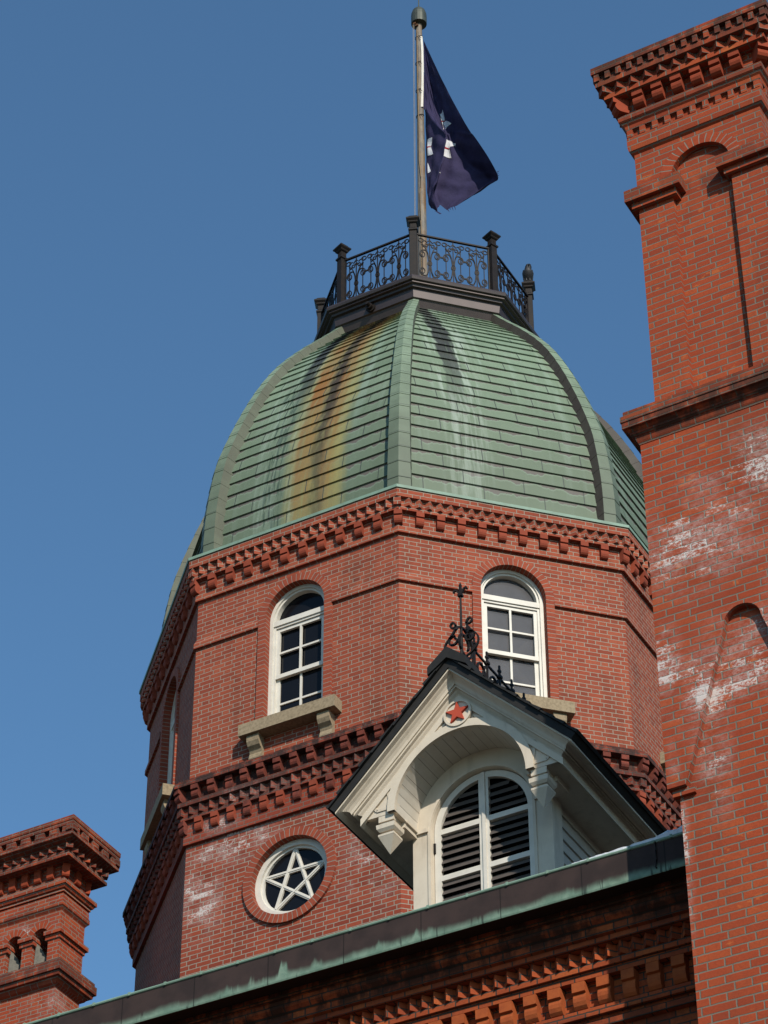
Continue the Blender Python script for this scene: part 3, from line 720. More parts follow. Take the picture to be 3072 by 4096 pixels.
# ------------------------------------------------------------------ RAILING
rail = thing('gallery_railing', 'black wrought iron scroll railing round the top of the green dome', 'railing', (0, 0, 33.4))
ZB = 33.41
def corner_pt(az, R, z): return Vector((R*math.sin(az), -R*math.cos(az), z))
cube_rot = PI/4
for k in range(8):
    az = AZ[k]+PI/8; p = corner_pt(az, 1.78, 0)
    ax = (Vector((math.cos(az), math.sin(az), 0)), Vector((math.sin(az), -math.cos(az), 0)), Vector((0, 0, 1)))
    b = MB(); P = lambda z: Vector((p.x, p.y, z))
    b.box(P(34.02), (.058, .058, .60), ax); b.box(P(33.45), (.07, .07, .05), ax)
    po = b.obj('railing_post', iron, rail)
    b = MB()
    b.lathe([(.085, 34.60), (.11, 34.615), (.11, 34.645), (.085, 34.66), (.072, 34.665), (.072, 34.77), (.10, 34.785), (.115, 34.80), (.115, 34.815), (.14, 34.835), (.158, 34.85), (.158, 34.875), (.10, 34.925), (.10, 34.935), (.06, 34.965), (.0, 34.967)], P(0), 4, smooth=False, ang0=PI/4+az)
    for j in range(4):
        for q in (-.03, 0, .03):
            d = Vector((math.cos(az+j*PI/2), math.sin(az+j*PI/2), 0)); t = Vector((-d.y, d.x, 0))
            b.box(P(34.717)+d*.053+t*q, (.005, .008, .045), (d, t, Vector((0, 0, 1))))
    b.obj('post_cap', iron, po)
def spiral(cx, cy, r0, r1, a0, turns, n=22):
    return [(cx+(r0+(r1-r0)*i/n)*math.cos(a0+turns*2*PI*i/n), cy+(r0+(r1-r0)*i/n)*math.sin(a0+turns*2*PI*i/n)) for i in range(n+1)]
def bez(p0, p1, p2, p3, n=12):
    return [tuple((1-t)**3*a+3*(1-t)**2*t*b_+3*(1-t)*t*t*c+t**3*d for a, b_, c, d in zip(p0, p1, p2, p3)) for t in [i/n for i in range(n+1)]]
def scroll_unit(emit, w, h):
    """one double-C scroll unit in local coords x in [-w,w], y in [0,h]"""
    m = h*.47
    for sx in (-1, 1):
        for sy in (-1, 1):
            f = lambda L: [(sx*x*w, m+sy*y*h) for x, y in L]
            arm = bez((.06, .0), (.10, .14), (.16, .30), (.62, .235))
            emit(f(arm), .020)
            sprl = [(.62+.26*math.cos(a)*(1-.55*j/20), .165+.072*math.sin(a)*(1-.55*j/20)) for j, a in [(j, PI/2-2.9*PI*j/20) for j in range(21)]]
            emit(f(sprl), .015)
            emit(f(bez((.16, .17), (.30, .30), (.50, .34), (.66, .36), 8)), .017)
            emit(f([(.66, .36), (.60, .31), (.44, .315)]), .013)
            small = [(.27+.16*math.cos(a)*(1-.5*j/12), .345+.040*math.sin(a)*(1-.5*j/12)) for j, a in [(j, -PI/4+2.2*PI*j/12) for j in range(13)]]
            emit(f(small), .013)
        emit([(sx*.62*w, 0), (sx*.62*w, h*.93)], .011)
    emit([(0, .0), (0, h*.97)], .014)
    emit([(.16*w*math.cos(a), m+.05*h*math.sin(a)) for a in [2*PI*j/12 for j in range(13)]], .016)
    emit([(-.16*w, h*.845), (.16*w, h*.845)], .035); emit([(-.14*w, h*.06), (.14*w, h*.06)], .035)
for k in range(8):
    n, t = fdir(AZ[k]); Rm = 1.78*C8; hl = 1.78*math.sin(PI/8)
    b = MB(); o0 = n*Rm; H = 34.585-ZB-.01
    def emit(L, wd): b.bar([Vector((o0.x+t.x*x, o0.y+t.y*x, ZB+.005+y)) for x, y in L], wd, n, .016)
    b.box(Vector((o0.x, o0.y, 34.58)), (hl-.05, .019, .014), (t, n, Vector((0, 0, 1)))); b.box(Vector((o0.x, o0.y, ZB+.03)), (hl-.05, .012, .012), (t, n, Vector((0, 0, 1))))
    un = 3; wu = (hl-.075)/un
    for i in range(un):
        cx = -(hl-.075)+wu*(2*i+1)
        scroll_unit(lambda L, wd: emit([(cx+x, y) for x, y in L], wd), wu, H)
        for sx in (-1, 1):
            emit([(cx+sx*.72*wu+.22*wu*math.cos(a), H*.90+.042*math.sin(a)) for a in [2*PI*j/12 for j in range(13)]], .013)
            emit([(cx+sx*x*wu, H*(.93-.05*math.sin(PI*x/.5)**2 if x < .5 else .90)) for x in (0, .12, .25, .38, .5)], .013)
        for y in (H*.47+.165*H, H*.47-.165*H):
            if i < un-1: emit([(cx+.88*wu, y), (cx+1.12*wu, y)], .03)
    for sx in (-1, 1): emit([(sx*(hl-.068), 0), (sx*(hl-.068), H)], .018)
    b.obj('railing_panel', iron, rail)

# ------------------------------------------------------------------ FLAGPOLE, FLAG
pole = thing('flagpole', 'tall weathered grey flagpole with a domed cap standing on the dome', 'flagpole', (-.02, 0, 33.4))
b = MB(); b.tube([(-.02, 0, 33.4), (-.025, 0, 36.), (-.03, 0, 39.), (-.035, 0, 41.95)], .092, 20, r1=.056); b.obj('pole', polem, pole)
b = MB(); b.lathe([(.05, 41.80), (.145, 41.82), (.148, 41.86), (.148, 42.02), (.142, 42.10), (.12, 42.18), (.08, 42.235), (.03, 42.262), (.022, 42.29), (.012, 42.34), (.007, 43.1)], (-.033, 0, 0), 20)
b.obj('pole_cap', plain('dull green metal', (.075, .085, .065), (.05, .055, .045), .5, .4, .3), pole)
b = MB(); b.box((-.075, -.075, 41.80), (.028, .035, .045)); b.box((-.045, -.06, 41.73), (.03, .03, .02)); b.obj('pulley', plain('rusty iron', (.16, .075, .035), (.10, .045, .025), .8, .2), pole)
b = MB(); b.tube([(-.105, -.10, 41.76), (-.11, -.10, 39.), (-.12, -.11, 36.), (-.125, -.12, 33.5)], .005, 5); b.tube([(-.085, -.10, 41.76), (-.09, -.10, 39.), (-.10, -.11, 36.), (-.105, -.12, 33.5)], .004, 5)
b.obj('halyard', rope_w, pole)
b = MB(); b.tube([(-.036, -.075, 41.60), (-.038, -.078, 40.83), (-.035, -.08, 40.2), (-.025, -.085, 39.37), (-.015, -.09, 39.0), (-.018, -.092, 38.1), (.012, -.094, 37.66), (.004, -.094, 37.38), (-.012, -.095, 37.28), (0, -.097, 36.57), (.012, -.1, 36.15), (.0, -.1, 33.5)], .007, 5)
b.obj('halyard', plain('tan rope', (.38, .25, .13), None, .9, .1), pole)
b = MB()
for z in (41.42, 40.72, 39.98, 39.30):
    c = Vector((-.03, 0, z)); b.tube([c+Vector((.075*math.cos(a), -.078*math.sin(a), .012*math.sin(3*a))) for a in [PI*j/8 for j in range(9)]], .006, 5)
    b.tube([c+Vector((.03, -.075, 0)), c+Vector((.06, -.085, -.06)), c+Vector((.085, -.08, -.1))], .005, 4)
b.obj('flag_tie', iron, pole)
FLAG = [
 [(0.055,0.000,41.368),(0.056,0.000,41.361),(0.057,0.000,41.354),(0.058,0.000,41.350),(0.060,-0.000,41.343),(0.062,0.000,41.330),(0.064,0.000,41.316)],
 [(0.056,0.000,40.700),(0.075,0.000,40.683),(0.083,0.020,40.689),(0.094,0.030,40.683),(0.105,0.040,40.681),(0.214,-0.020,40.532),(0.348,-0.120,40.386)],
 [(0.044,0.000,40.095),(0.075,0.030,40.092),(0.106,0.060,40.089),(0.136,0.090,40.086),(0.158,0.120,40.088),(0.346,0.000,39.872),(0.567,-0.150,39.669)],
 [(0.033,0.000,39.528),(0.103,0.050,39.493),(0.169,0.100,39.476),(0.223,0.150,39.464),(0.277,0.180,39.449),(0.542,0.000,39.154),(0.810,-0.200,38.912)],
 [(0.033,0.050,39.501),(0.259,-0.120,39.058),(0.501,-0.220,38.544),(0.379,0.080,38.858),(0.436,0.100,38.817),(0.553,0.140,38.793),(1.025,-0.160,38.273)],
 [(0.040,0.050,38.889),(0.288,-0.100,38.606),(0.610,-0.250,38.255),(0.410,0.080,38.665),(0.478,0.100,38.590),(0.560,0.160,38.573),(1.133,-0.150,38.033)],
 [(0.047,0.050,38.359),(0.292,-0.080,38.099),(0.550,-0.220,37.824),(0.355,0.060,38.180),(0.549,0.120,38.064),(0.745,0.220,38.011),(1.309,-0.060,37.581)],
 [(0.053,0.050,37.778),(0.228,-0.060,37.576),(0.414,-0.200,37.343),(0.261,0.040,37.635),(0.640,0.140,37.505),(1.020,0.300,37.600),(1.391,0.100,37.288)],
 [(0.058,0.050,37.320),(0.160,-0.050,37.138),(0.275,-0.150,37.090),(0.193,0.040,37.329),(0.579,0.160,37.242),(1.116,0.340,37.360),(1.360,0.220,37.208)],
 [(0.076,0.050,37.086),(0.142,0.020,36.914),(0.274,0.000,36.753),(0.299,0.050,36.941),(0.402,0.140,36.843),(0.631,0.220,36.960),(1.137,0.340,37.287)],
]
flag = thing('flag', 'limp navy blue flag with white star points hanging from the pole', 'flag', (.05, 0, 41.4))
def lerp3(a, b_, t): return tuple(x+(y-x)*t for x, y in zip(a, b_))
cols = []
rowsF = []
for r in FLAG:      # refine along each row
    out = []
    for i in range(len(r)-1):
        n = 6
        for j in range(n): out.append(lerp3(r[i], r[i+1], j/n))
    out.append(r[-1]); rowsF.append(out)
NC = len(rowsF[0]); 
colsF = [spline([rowsF[i][j] for i in range(len(rowsF))], 7) for j in range(NC)]
b = MB(); NRr = len(colsF[0])
def fpnt(i, j):
    x, y, z = colsF[j][i]; a = min(1, i/12.)
    return (x, y+.016*a*math.sin(j*1.1+i*.23)+.010*a*math.sin(i*.9-j*.5), z)
for i in range(NRr-1):
    for j in range(NC-1): b.face([fpnt(i, j), fpnt(i+1, j), fpnt(i+1, j+1), fpnt(i, j+1)], smooth=True)
fo = b.obj('flag_cloth', flagm, flag, weld=True)
fringe = MB()
for j in range(18, NC-1, 1):
    p = Vector(fpnt(NRr-1, j)); 
    if j in (24, 25, 26, 27): fringe.face([p, p+Vector((.02, 0, 0)), p+Vector((.03+.02*random.random(), -.01, -.07-.07*random.random()))])
p = Vector(FLAG[9][2]); fringe.face([p+Vector((-.05, 0, .03)), p, p+Vector((.09, 0, -.11)), p+Vector((.05, 0, -.10))])
p = Vector(FLAG[8][6])
for q in range(4): fringe.face([p+Vector((0, 0, .05*q)), p+Vector((0, 0, .03+.05*q)), p+Vector((.03+.02*(q % 2), 0, .03+.05*q))])
fringe.obj('frayed_edge', flagm, flag)
PAT = [[(0.287,0.15,39.371),(0.366,0.15,39.389),(0.388,0.15,39.149),(0.339,0.15,39.121)], [(0.354,0.12,39.07),(0.408,0.12,39.101),(0.547,0.12,38.924),(0.385,0.12,38.847)],
 [(0.101,-0.06,38.652),(0.236,-0.06,38.576),(0.188,-0.06,38.403),(0.103,-0.06,38.456)], [(0.107,-0.06,38.418),(0.187,-0.06,38.389),(0.237,-0.06,38.155),(0.107,-0.06,38.227)],
 [(0.426,0.12,38.571),(0.602,0.12,38.427),(0.49,0.12,38.305),(0.406,0.12,38.377)], [(0.4,0.10,38.324),(0.495,0.10,38.275),(0.521,0.10,38.054),(0.361,0.10,38.156)],
 [(0.093,-0.03,38.073),(0.109,-0.03,38.022),(0.165,-0.03,37.793),(0.097,-0.03,37.799)], [(0.304,0.05,37.809),(0.326,0.05,37.726),(0.28,0.05,37.743),(0.286,0.05,37.789)]]
from mathutils.bvhtree import BVHTree
bv = BVHTree.FromPolygons([v.co for v in fo.data.vertices], [tuple(p.vertices) for p in fo.data.polygons])
def drape(p):
    """lay a point of the emblem on the cloth along the wall-normal direction, 4 mm proud"""
    best = None; y = -2.
    for _ in range(8):
        h = bv.ray_cast(Vector((p[0], y, p[2])), Vector((0, 1, 0)))
        if not h[0]: break
        if best is None or abs(h[0].y-p[1]) < abs(best-p[1]): best = h[0].y
        y = h[0].y+1e-3
    return Vector((p[0], (best if best is not None and abs(best-p[1]) < .11 else p[1])-.008, p[2]))
def patch(mb, q, n=4):
    G = [[lerp3(lerp3(q[0], q[1], u/n), lerp3(q[3], q[2], u/n), v/n) for u in range(n+1)] for v in range(n+1)]
    for v in range(n):
        for u in range(n): mb.face([drape(G[v][u]), drape(G[v+1][u]), drape(G[v+1][u+1]), drape(G[v][u+1])])
for q in PAT:
    b = MB(); patch(b, q); o = b.obj('star_point', flagw, flag)
    o.modifiers.new('cloth', 'SOLIDIFY').thickness = .002
for q in ([(.345, .13, 39.105), (.40, .13, 39.13), (.40, .13, 39.11), (.352, .13, 39.075)], [(.104, -.06, 38.458), (.187, -.06, 38.405), (.187, -.06, 38.39), (.106, -.06, 38.418)], [(.408, .11, 38.375), (.490, .11, 38.308), (.492, .11, 38.288), (.40, .11, 38.330)]):
    b = MB(); patch(b, [(x, y, z) for x, y, z in q], 2)
    o = b.obj('red_star_edge', flagr, flag); o.location.y -= .003
b = MB(); HD = [(-.02, 0), (.038, .0)]
hz = [41.40, 41.0, 40.4, 39.9, 39.50]; hx = [.045, .062, .060, .050, .036]
for i in range(4):
    p = [(hx[i]-.022, -.062, hz[i]), (hx[i+1]-.024, -.062, hz[i+1]), (hx[i+1]+.014, -.045, hz[i+1]), (hx[i]+.010, -.045, hz[i])]
    b.face(p); b.face([(x, y+.006, z) for x, y, z in p][::-1])
b.obj('hoist_band', white_w, flag)

# ------------------------------------------------------------------ CROW on the rear right post
cp = corner_pt(AZ[2]+PI/8+PI/4, 1.78, 34.967)
crow = thing('crow', 'black crow perched on the far right railing post', 'crow', cp)
f = Vector((.45, -.89, 0)); s_ = Vector((.89, .45, 0))           # faces the forecourt
C = lambda a, l, z: tuple(cp+f*a+s_*l+Vector((0, 0, z)))
CB = [(-.165, -.02, -.135, .016, .010), (-.13, -.015, -.09, .030, .014), (-.095, -.01, -.02, .040, .022), (-.06, 0, .05, .058, .050), (-.02, 0, .11, .078, .072), (.01, 0, .17, .086, .082), (.025, 0, .22, .078, .076), (.03, 0, .255, .060, .060), (.032, .004, .28, .060, .058), (.036, .01, .305, .058, .058), (.040, .012, .330, .054, .054), (.044, .014, .352, .042, .042), (.046, .014, .368, .022, .022), (.046, .014, .374, .003, .003)]
b = MB(); rings = []
for a, l, z, rl, ra in CB:
    rings.append([C(a+ra*math.cos(2*PI*j/14), l+rl*math.sin(2*PI*j/14), z+.25*ra*math.cos(2*PI*j/14)*(1 if z < .2 else .1)) for j in range(14)])
for A_, B_ in zip(rings, rings[1:]):
    for j in range(14): b.face([A_[j], A_[(j+1) % 14], B_[(j+1) % 14], B_[j]], smooth=True)
b.face(rings[0][::-1]); b.face(rings[-1]); b.obj('crow_body', feather, crow, weld=True)
b = MB()
for sx in (-1, 1):
    P = [C(.025, sx*.055, .245), C(.01, sx*.075, .19), C(-.03, sx*.066, .09), C(-.09, sx*.035, -.03), C(-.12, sx*.02, -.09)]
    b.tube(P, .030, 8, r1=.010)
b.obj('wing', feather, crow)
b = MB(); b.tube([C(.08, .018, .318), C(.115, .024, .312), C(.145, .03, .296)], .017, 8, r1=.003); b.obj('beak', beakm, crow)
b = MB()
for sx in (-1, 1):
    b.tube([C(.01, sx*.03, .08), C(.015, sx*.03, .0)], .008, 6)
    for a in (-.5, 0, .5): b.tube([C(.015, sx*.03, .006), C(.055, sx*.03+.03*a, .004)], .005, 5)
b.obj('foot', beakm, crow)
b = MB(); b.lathe([(.002, -.007), (.006, -.004), (.007, 0), (.006, .004), (.002, .007)], C(.082, -.022, .335), 8); b.lathe([(.002, -.007), (.006, -.004), (.007, 0), (.006, .004), (.002, .007)], C(.078, .052, .335), 8)
b.obj('eye', plain('dark eye', (.03, .02, .015), None, .1, .6), crow)

# ------------------------------------------------------------------ generic rectangular mouldings
def rect_ring(mb, cx, cy, hx, hy, prof, mi=0, sides='fblr'):
    def cr(o, z): return [Vector((cx-hx-o, cy-hy-o, z)), Vector((cx+hx+o, cy-hy-o, z)), Vector((cx+hx+o, cy+hy+o, z)), Vector((cx-hx-o, cy+hy+o, z))]
    for (o0, z0), (o1, z1) in zip(prof, prof[1:]):
        A_, B_ = cr(o0, z0), cr(o1, z1)
        for i, s in enumerate('frbl'):
            if s in sides:
                j = (i+1) % 4; mb.face([A_[i], A_[j], B_[j], B_[i]], mi=mi)
    return cr
def rect_teeth(mb, cx, cy, hx, hy, o, z0, z1, sp, dep, wid, mi=0):
    for side in range(4):
        n, t = [((0, -1), (1, 0)), ((1, 0), (0, 1)), ((0, 1), (-1, 0)), ((-1, 0), (0, -1))][side]
        n = Vector((*n, 0)); t = Vector((*t, 0)); H = (hx if side % 2 == 0 else hy)+o; D = (hy if side % 2 == 0 else hx)+o
        c = Vector((cx, cy, 0)); m = max(1, round(2*H/sp))
        for i in range(1, m):
            u = -H+2*H*i/m; P = lambda uu, oo, z: c+t*uu+n*(D+oo)+Vector((0, 0, z))
            A0, B0, C0 = P(u-wid/2, 0, z0), P(u, dep, z0), P(u+wid/2, 0, z0); A1, B1, C1 = P(u-wid/2, 0, z1), P(u, dep, z1), P(u+wid/2, 0, z1)
            mb.face([A0, B0, B1, A1], mi=mi); mb.face([B0, C0, C1, B1], mi=mi); mb.face([C0, B0, A0], mi=mi); mb.face([A1, B1, C1], mi=mi)
        d = (n+t).normalized(); q = (t-n).normalized(); c2 = c+t*H+n*D+Vector((0, 0, (z0+z1)/2))+d*(dep*.5-.05)
        mb.box(c2, (wid*.42, .07, (z1-z0)/2), (q, d, Vector((0, 0, 1))), mi=mi)

# ------------------------------------------------------------------ BIG CHIMNEY
CX, CY, HX, HY = 10.63, -14.517, .645, .50
chim = thing('brick_chimney', 'tall orange brick chimney with corbelled top and white lime stains, beside the dormer', 'chimney', (CX, CY, 9.), 'brick chimneys')
YF = CY-HY
b = MB()
rect_ring(b, CX, CY, HX, HY, [(-.012, 0.), (-.012, 16.15)])
# shaft above the moulding: front has an arched recess
SO = -.055
rect_ring(b, CX, CY, HX, HY, [(SO, 16.5), (SO, 19.5)], sides='rbl')
yf = YF-SO; xl, xr = CX-HX-SO, CX+HX+SO; RR = .27; zsp = 19.03; yb = yf+.062
for sg in (-1, 1):
    arc = [(CX+sg*RR*math.cos(a), zsp+RR*math.sin(a)) for a in [PI/2*j/10 for j in range(11)]]
    X = xr if sg > 0 else xl
    pts = [(CX+sg*RR, 16.62), (X, 16.62), (X, 19.5), (CX, 19.5)]+arc[::-1]
    if sg < 0: pts = pts[::-1]
    b.face([(x, yf, z) for x, z in pts])
b.face([(xl, yf, 16.5), (xr, yf, 16.5), (xr, yf, 16.62), (xl, yf, 16.62)])
path = [(CX-RR, 16.62)]+[(CX+RR*math.cos(a), zsp+RR*math.sin(a)) for a in [PI-PI*j/20 for j in range(21)]]+[(CX+RR, 16.62)]
for (x0, z0), (x1, z1) in zip(path, path[1:]): b.face([(x0, yf, z0), (x0, yb, z0), (x1, yb, z1), (x1, yf, z1)])
b.face([(CX-RR, yf, 16.62), (CX+RR, yf, 16.62), (CX+RR, yb, 16.62), (CX-RR, yb, 16.62)])
b.face([(CX-RR-.01, yb, 16.62), (CX+RR+.01, yb, 16.62), (CX+RR+.01, yb, 19.35), (CX-RR-.01, yb, 19.35)])
b.obj('shaft', brick_chim, chim)
# raised face with the splayed arched opening on the lower shaft
b = MB(); RO = .055
def fr(x, z, d): return Vector((x, YF-RO+d, z))
xa, za = .15, 14.13      # arch springing half-width
arcR = [(CX+xa*math.cos(a), za+xa*math.sin(a)) for a in [PI/2*j/8 for j in range(9)]]
for sg in (-1, 1):
    mx = lambda x: x if sg > 0 else 2*CX-x
    pts = [(CX+HX+RO, 12.86), (CX+HX+RO, 16.12), (CX, 16.12)]+arcR[::-1]+[(CX+.555, 12.86)]
    pts = [(mx(x), z) for x, z in pts]
    if sg < 0: pts = pts[::-1]
    b.face([fr(x, z, 0) for x, z in pts])
    op = [(mx(x), z) for x, z in (arcR[::-1]+[(CX+.555, 12.86)])]
    for p0, p1 in zip(op, op[1:]):
        q = [fr(*p0, 0), fr(*p1, 0), fr(*p1, .068), fr(*p0, .068)]
        b.face(q if sg > 0 else q[::-1])
    X = mx(CX+HX+RO); q = [(X, YF-RO, 12.86), (X, CY+HY+RO, 12.86), (X, CY+HY+RO, 16.12), (X, YF-RO, 16.12)]
    b.face(q if sg > 0 else q[::-1])
    q = [(mx(CX+.555), YF-RO, 12.86), (X, YF-RO, 12.86), (X, CY+HY, 12.86), (mx(CX+.60), CY+HY, 12.86), (mx(CX+.60), YF+.012, 12.86), (mx(CX+.555), YF+.012, 12.86)]
    b.face(q if sg < 0 else q[::-1])
# small corbel course under it
for sg in (-1, 1):
    x0, x1 = sorted((CX+sg*.50, CX+sg*(HX+.03))); b.bx(x0, x1, YF-.02, YF+.3, 12.80, 12.858)
b.obj('raised_face', brick_chim, chim)
b = MB(); rect_ring(b, CX, CY, HX, HY, [(.0, 16.12), (.06, 16.12), (.075, 16.15), (.085, 16.19), (.112, 16.205), (.112, 16.225), (.135, 16.245), (.16, 16.25), (.16, 16.31), (.168, 16.313), (.168, 16.372), (.148, 16.376), (.148, 16.43), (.06, 16.46), (-.01, 16.53), (-.06, 16.56)])
b.obj('string_moulding', brick_chim, chim)
b = MB(); fnc = lambda a, z, d: Vector((CX+a, yf+d, z))
N = 20; L = 0
for j in range(N):
    a0, a1 = PI*j/N, PI*(j+1)/N; P = lambda r, a, d: fnc(r*math.cos(a), zsp+r*math.sin(a), d); u0, u1 = a0*.32, a1*.32
    b.face([P(.271, a0, -.006), P(.375, a0, -.006), P(.375, a1, -.006), P(.271, a1, -.006)], [(u0, 0), (u0, .1), (u1, .1), (u1, 0)])
    b.face([P(.375, a0, -.006), P(.375, a0, .0), P(.375, a1, .0), P(.375, a1, -.006)], [(u0, 0), (u0, .1), (u1, .1), (u1, 0)])
    b.face([P(.271, a0, .03), P(.271, a0, -.006), P(.271, a1, -.006), P(.271, a1, .03)], [(u0, 0), (u0, .1), (u1, .1), (u1, 0)])
b.obj('arch_ring', vous_c, chim)
for sg in (-1, 1):
    b = MB(); xo = HX+.036
    for (o, z0, z1, xi) in ((-.010, 18.79, 18.853, RR-.05), (.036, 18.853, 18.985, RR-.10)):
        x0, x1 = sorted((CX+sg*xi, CX+sg*(HX+o))); b.bx(x0, x1, YF-o, CY+HY+o, z0, z1)
    b.obj('impost', brick_chim, chim)
b = MB()
TOP = [(SO, 19.47), (-.02, 19.50), (-.012, 19.545), (-.012, 19.655), (-.045, 19.66), (-.045, 19.755), (-.012, 19.757), (-.005, 19.80), (.036, 19.845), (.036, 19.905), (.02, 19.92), (.0, 19.925), (.0, 20.095), (.118, 20.10), (.118, 20.155), (.105, 20.158), (.105, 20.232), (.172, 20.235), (.172, 20.292), (.15, 20.295), (.15, 20.385), (.197, 20.388), (.197, 20.47), (.13, 20.475), (.13, 20.53), (.06, 20.535), (-.25, 20.56)]
rect_ring(b, CX, CY, HX, HY, TOP)
cr = rect_ring(b, CX, CY, HX, HY, [(-.25, 20.56), (-.25, 20.5)]); 
rect_teeth(b, CX, CY, HX, HY, .105, 20.16, 20.23, .132, .055, .118)
for side in range(4):     # small dentils in two rows
    n, t = [((0, -1), (1, 0)), ((1, 0), (0, 1)), ((0, 1), (-1, 0)), ((-1, 0), (0, -1))][side]; n = Vector((*n, 0)); t = Vector((*t, 0))
    for (o, z0, z1, sp, wd, dp) in ((.15, 20.297, 20.384, .105, .046, .038), (-.045, 19.662, 19.754, .115, .052, .034)):
        H = (HX if side % 2 == 0 else HY)+o; D = (HY if side % 2 == 0 else HX)+o; m = round(2*H/sp)
        for i in range(m+1):
            u = -H+2*H*i/m; b.box(Vector((CX, CY, (z0+z1)/2))+t*u+n*(D+dp/2-.01), (wd/2, dp/2+.01, (z1-z0)/2), (t, n, Vector((0, 0, 1))))
ct = b.obj('corbelled_top', brick_chim, chim)
cor_m = corbel_mesh('corbel', terra_c, .098, scurve(.17, .098))
for side, (az_, H, D) in enumerate(((0, HX, HY), (PI/2, HY, HX), (PI, HX, HY), (-PI/2, HY, HX))):
    n, t = fdir(az_); m = 7 if side % 2 == 0 else 5
    for i in range(m+1):
        u = -H+2*H*i/m; e = PI/4 if i == m else 0
        if i == 0: continue
        p = Vector((CX, CY, 19.93))+t*u+n*(D-(.02 if e else 0)); inst(cor_m, 'corbel', ct, Matrix.Translation(p) @ Matrix.Rotation(az_+e, 4, 'Z') @ Matrix.Diagonal((1, 1.25 if e else 1, 1, 1)))

# ------------------------------------------------------------------ FAR CHIMNEY
FX, FY, GX, GY = -4.49, -3.573, .84, .375
far = thing('brick_chimney', 'smaller brick chimney with arched openings at the lower left, left of the tower', 'chimney', (FX, FY, 17.), 'brick chimneys')
b = MB(); S2 = -.09; yF = FY-GY-S2; x0, x1 = FX-GX-S2, FX+GX+S2
rect_ring(b, FX, FY, GX, GY, [(S2, 15.), (S2, 21.0)]); rect_ring(b, FX, FY, GX, GY, [(S2, 21.0), (S2, 21.82)], sides='rbl')
ar, asp, az0 = .135, 21.45, 21.0; cs = [FX-.43, FX, FX+.43]
edges = [x0]+[(cs[0]+cs[1])/2, (cs[1]+cs[2])/2]+[x1]
for i, c in enumerate(cs):
    for sg in (-1, 1):
        X = edges[i+1] if sg > 0 else edges[i]
        arc = [(c+sg*ar*math.cos(a), asp+ar*math.sin(a)) for a in [PI/2*j/8 for j in range(9)]]
        pts = [(c+sg*ar, az0), (X, az0), (X, 21.82), (c, 21.82)]+arc[::-1]
        if sg < 0: pts = pts[::-1]
        b.face([(x, yF, z) for x, z in pts])
    pth = [(c-ar, az0)]+[(c+ar*math.cos(a), asp+ar*math.sin(a)) for a in [PI-PI*j/16 for j in range(17)]]+[(c+ar, az0)]
    for (xa_, za_), (xb_, zb_) in zip(pth, pth[1:]): b.face([(xa_, yF, za_), (xa_, yF+.36, za_), (xb_, yF+.36, zb_), (xb_, yF, zb_)])
    b.face([(c-ar, yF, az0), (c+ar, yF, az0), (c+ar, yF+.36, az0), (c-ar, yF+.36, az0)])
fs = b.obj('shaft', brick_far, far)
b = MB(); b.face([(x0+.05, yF+.36, 20.95), (x1-.05, yF+.36, 20.95), (x1-.05, yF+.36, 21.7), (x0+.05, yF+.36, 21.7)]); b.obj('flue_interior', dark, far)
for c in cs:
    b = MB(); P = [(c-ar+.02, yF+.05, 21.0), (c-.02, yF+.10, 21.0), (c+.04, yF+.16, 21.16), (c-.03, yF+.12, 21.30), (c-ar+.03, yF+.06, 21.42)]
    b.face(P); b.face([(x, y+.06, z) for x, y, z in P][::-1])
    for i in range(5):
        a_, c_ = P[i], P[(i+1) % 5]; b.face([a_, (a_[0], a_[1]+.06, a_[2]), (c_[0], c_[1]+.06, c_[2]), c_])
    b.obj('cement_flue_lining', conc, far)
    b = MB(); 
    for j in range(16):
        a0, a1 = PI*j/16, PI*(j+1)/16; P_ = lambda r, a, d: (c+r*math.cos(a), yF+d, asp+r*math.sin(a)); u0, u1 = a0*.18, a1*.18
        b.face([P_(ar+.001, a0, -.007), P_(ar+.10, a0, -.007), P_(ar+.10, a1, -.007), P_(ar+.001, a1, -.007)], [(u0, 0), (u0, .1), (u1, .1), (u1, 0)])
        b.face([P_(ar+.001, a0, .02), P_(ar+.001, a0, -.007), P_(ar+.001, a1, -.007), P_(ar+.001, a1, .02)], [(u0, 0), (u0, .1), (u1, .1), (u1, 0)])
    b.obj('arch_ring', vous_c, far)
for xa_, xb_ in ((x0-.0, cs[0]-ar+.03), (cs[0]+ar-.03, cs[1]-ar+.03), (cs[1]+ar-.03, cs[2]-ar+.03), (cs[2]+ar-.03, x1)):
    b = MB(); last = xb_ >= x1-1e-6; first = xa_ <= x0+1e-6
    for (o, z0, z1) in ((.02, 21.36, 21.425), (.055, 21.425, 21.49)):
        b.bx(xa_-(o if first else o*.3), xb_+(o if last else o*.3), yF-o, (FY+GY+S2+o) if (last or first) else yF+.14, z0, z1)
    b.obj('impost', brick_far, far)
b = MB()
rect_ring(b, FX, FY, GX, GY, [(S2, 20.61), (-.04, 20.64), (.0, 20.70), (.035, 20.705), (.045, 20.76), (.073, 20.766), (.073, 20.885), (.05, 20.89), (.05, 20.945), (-.06, 20.99), (S2-.001, 21.0)])
b.obj('base_moulding', brick_far, far)
b = MB()
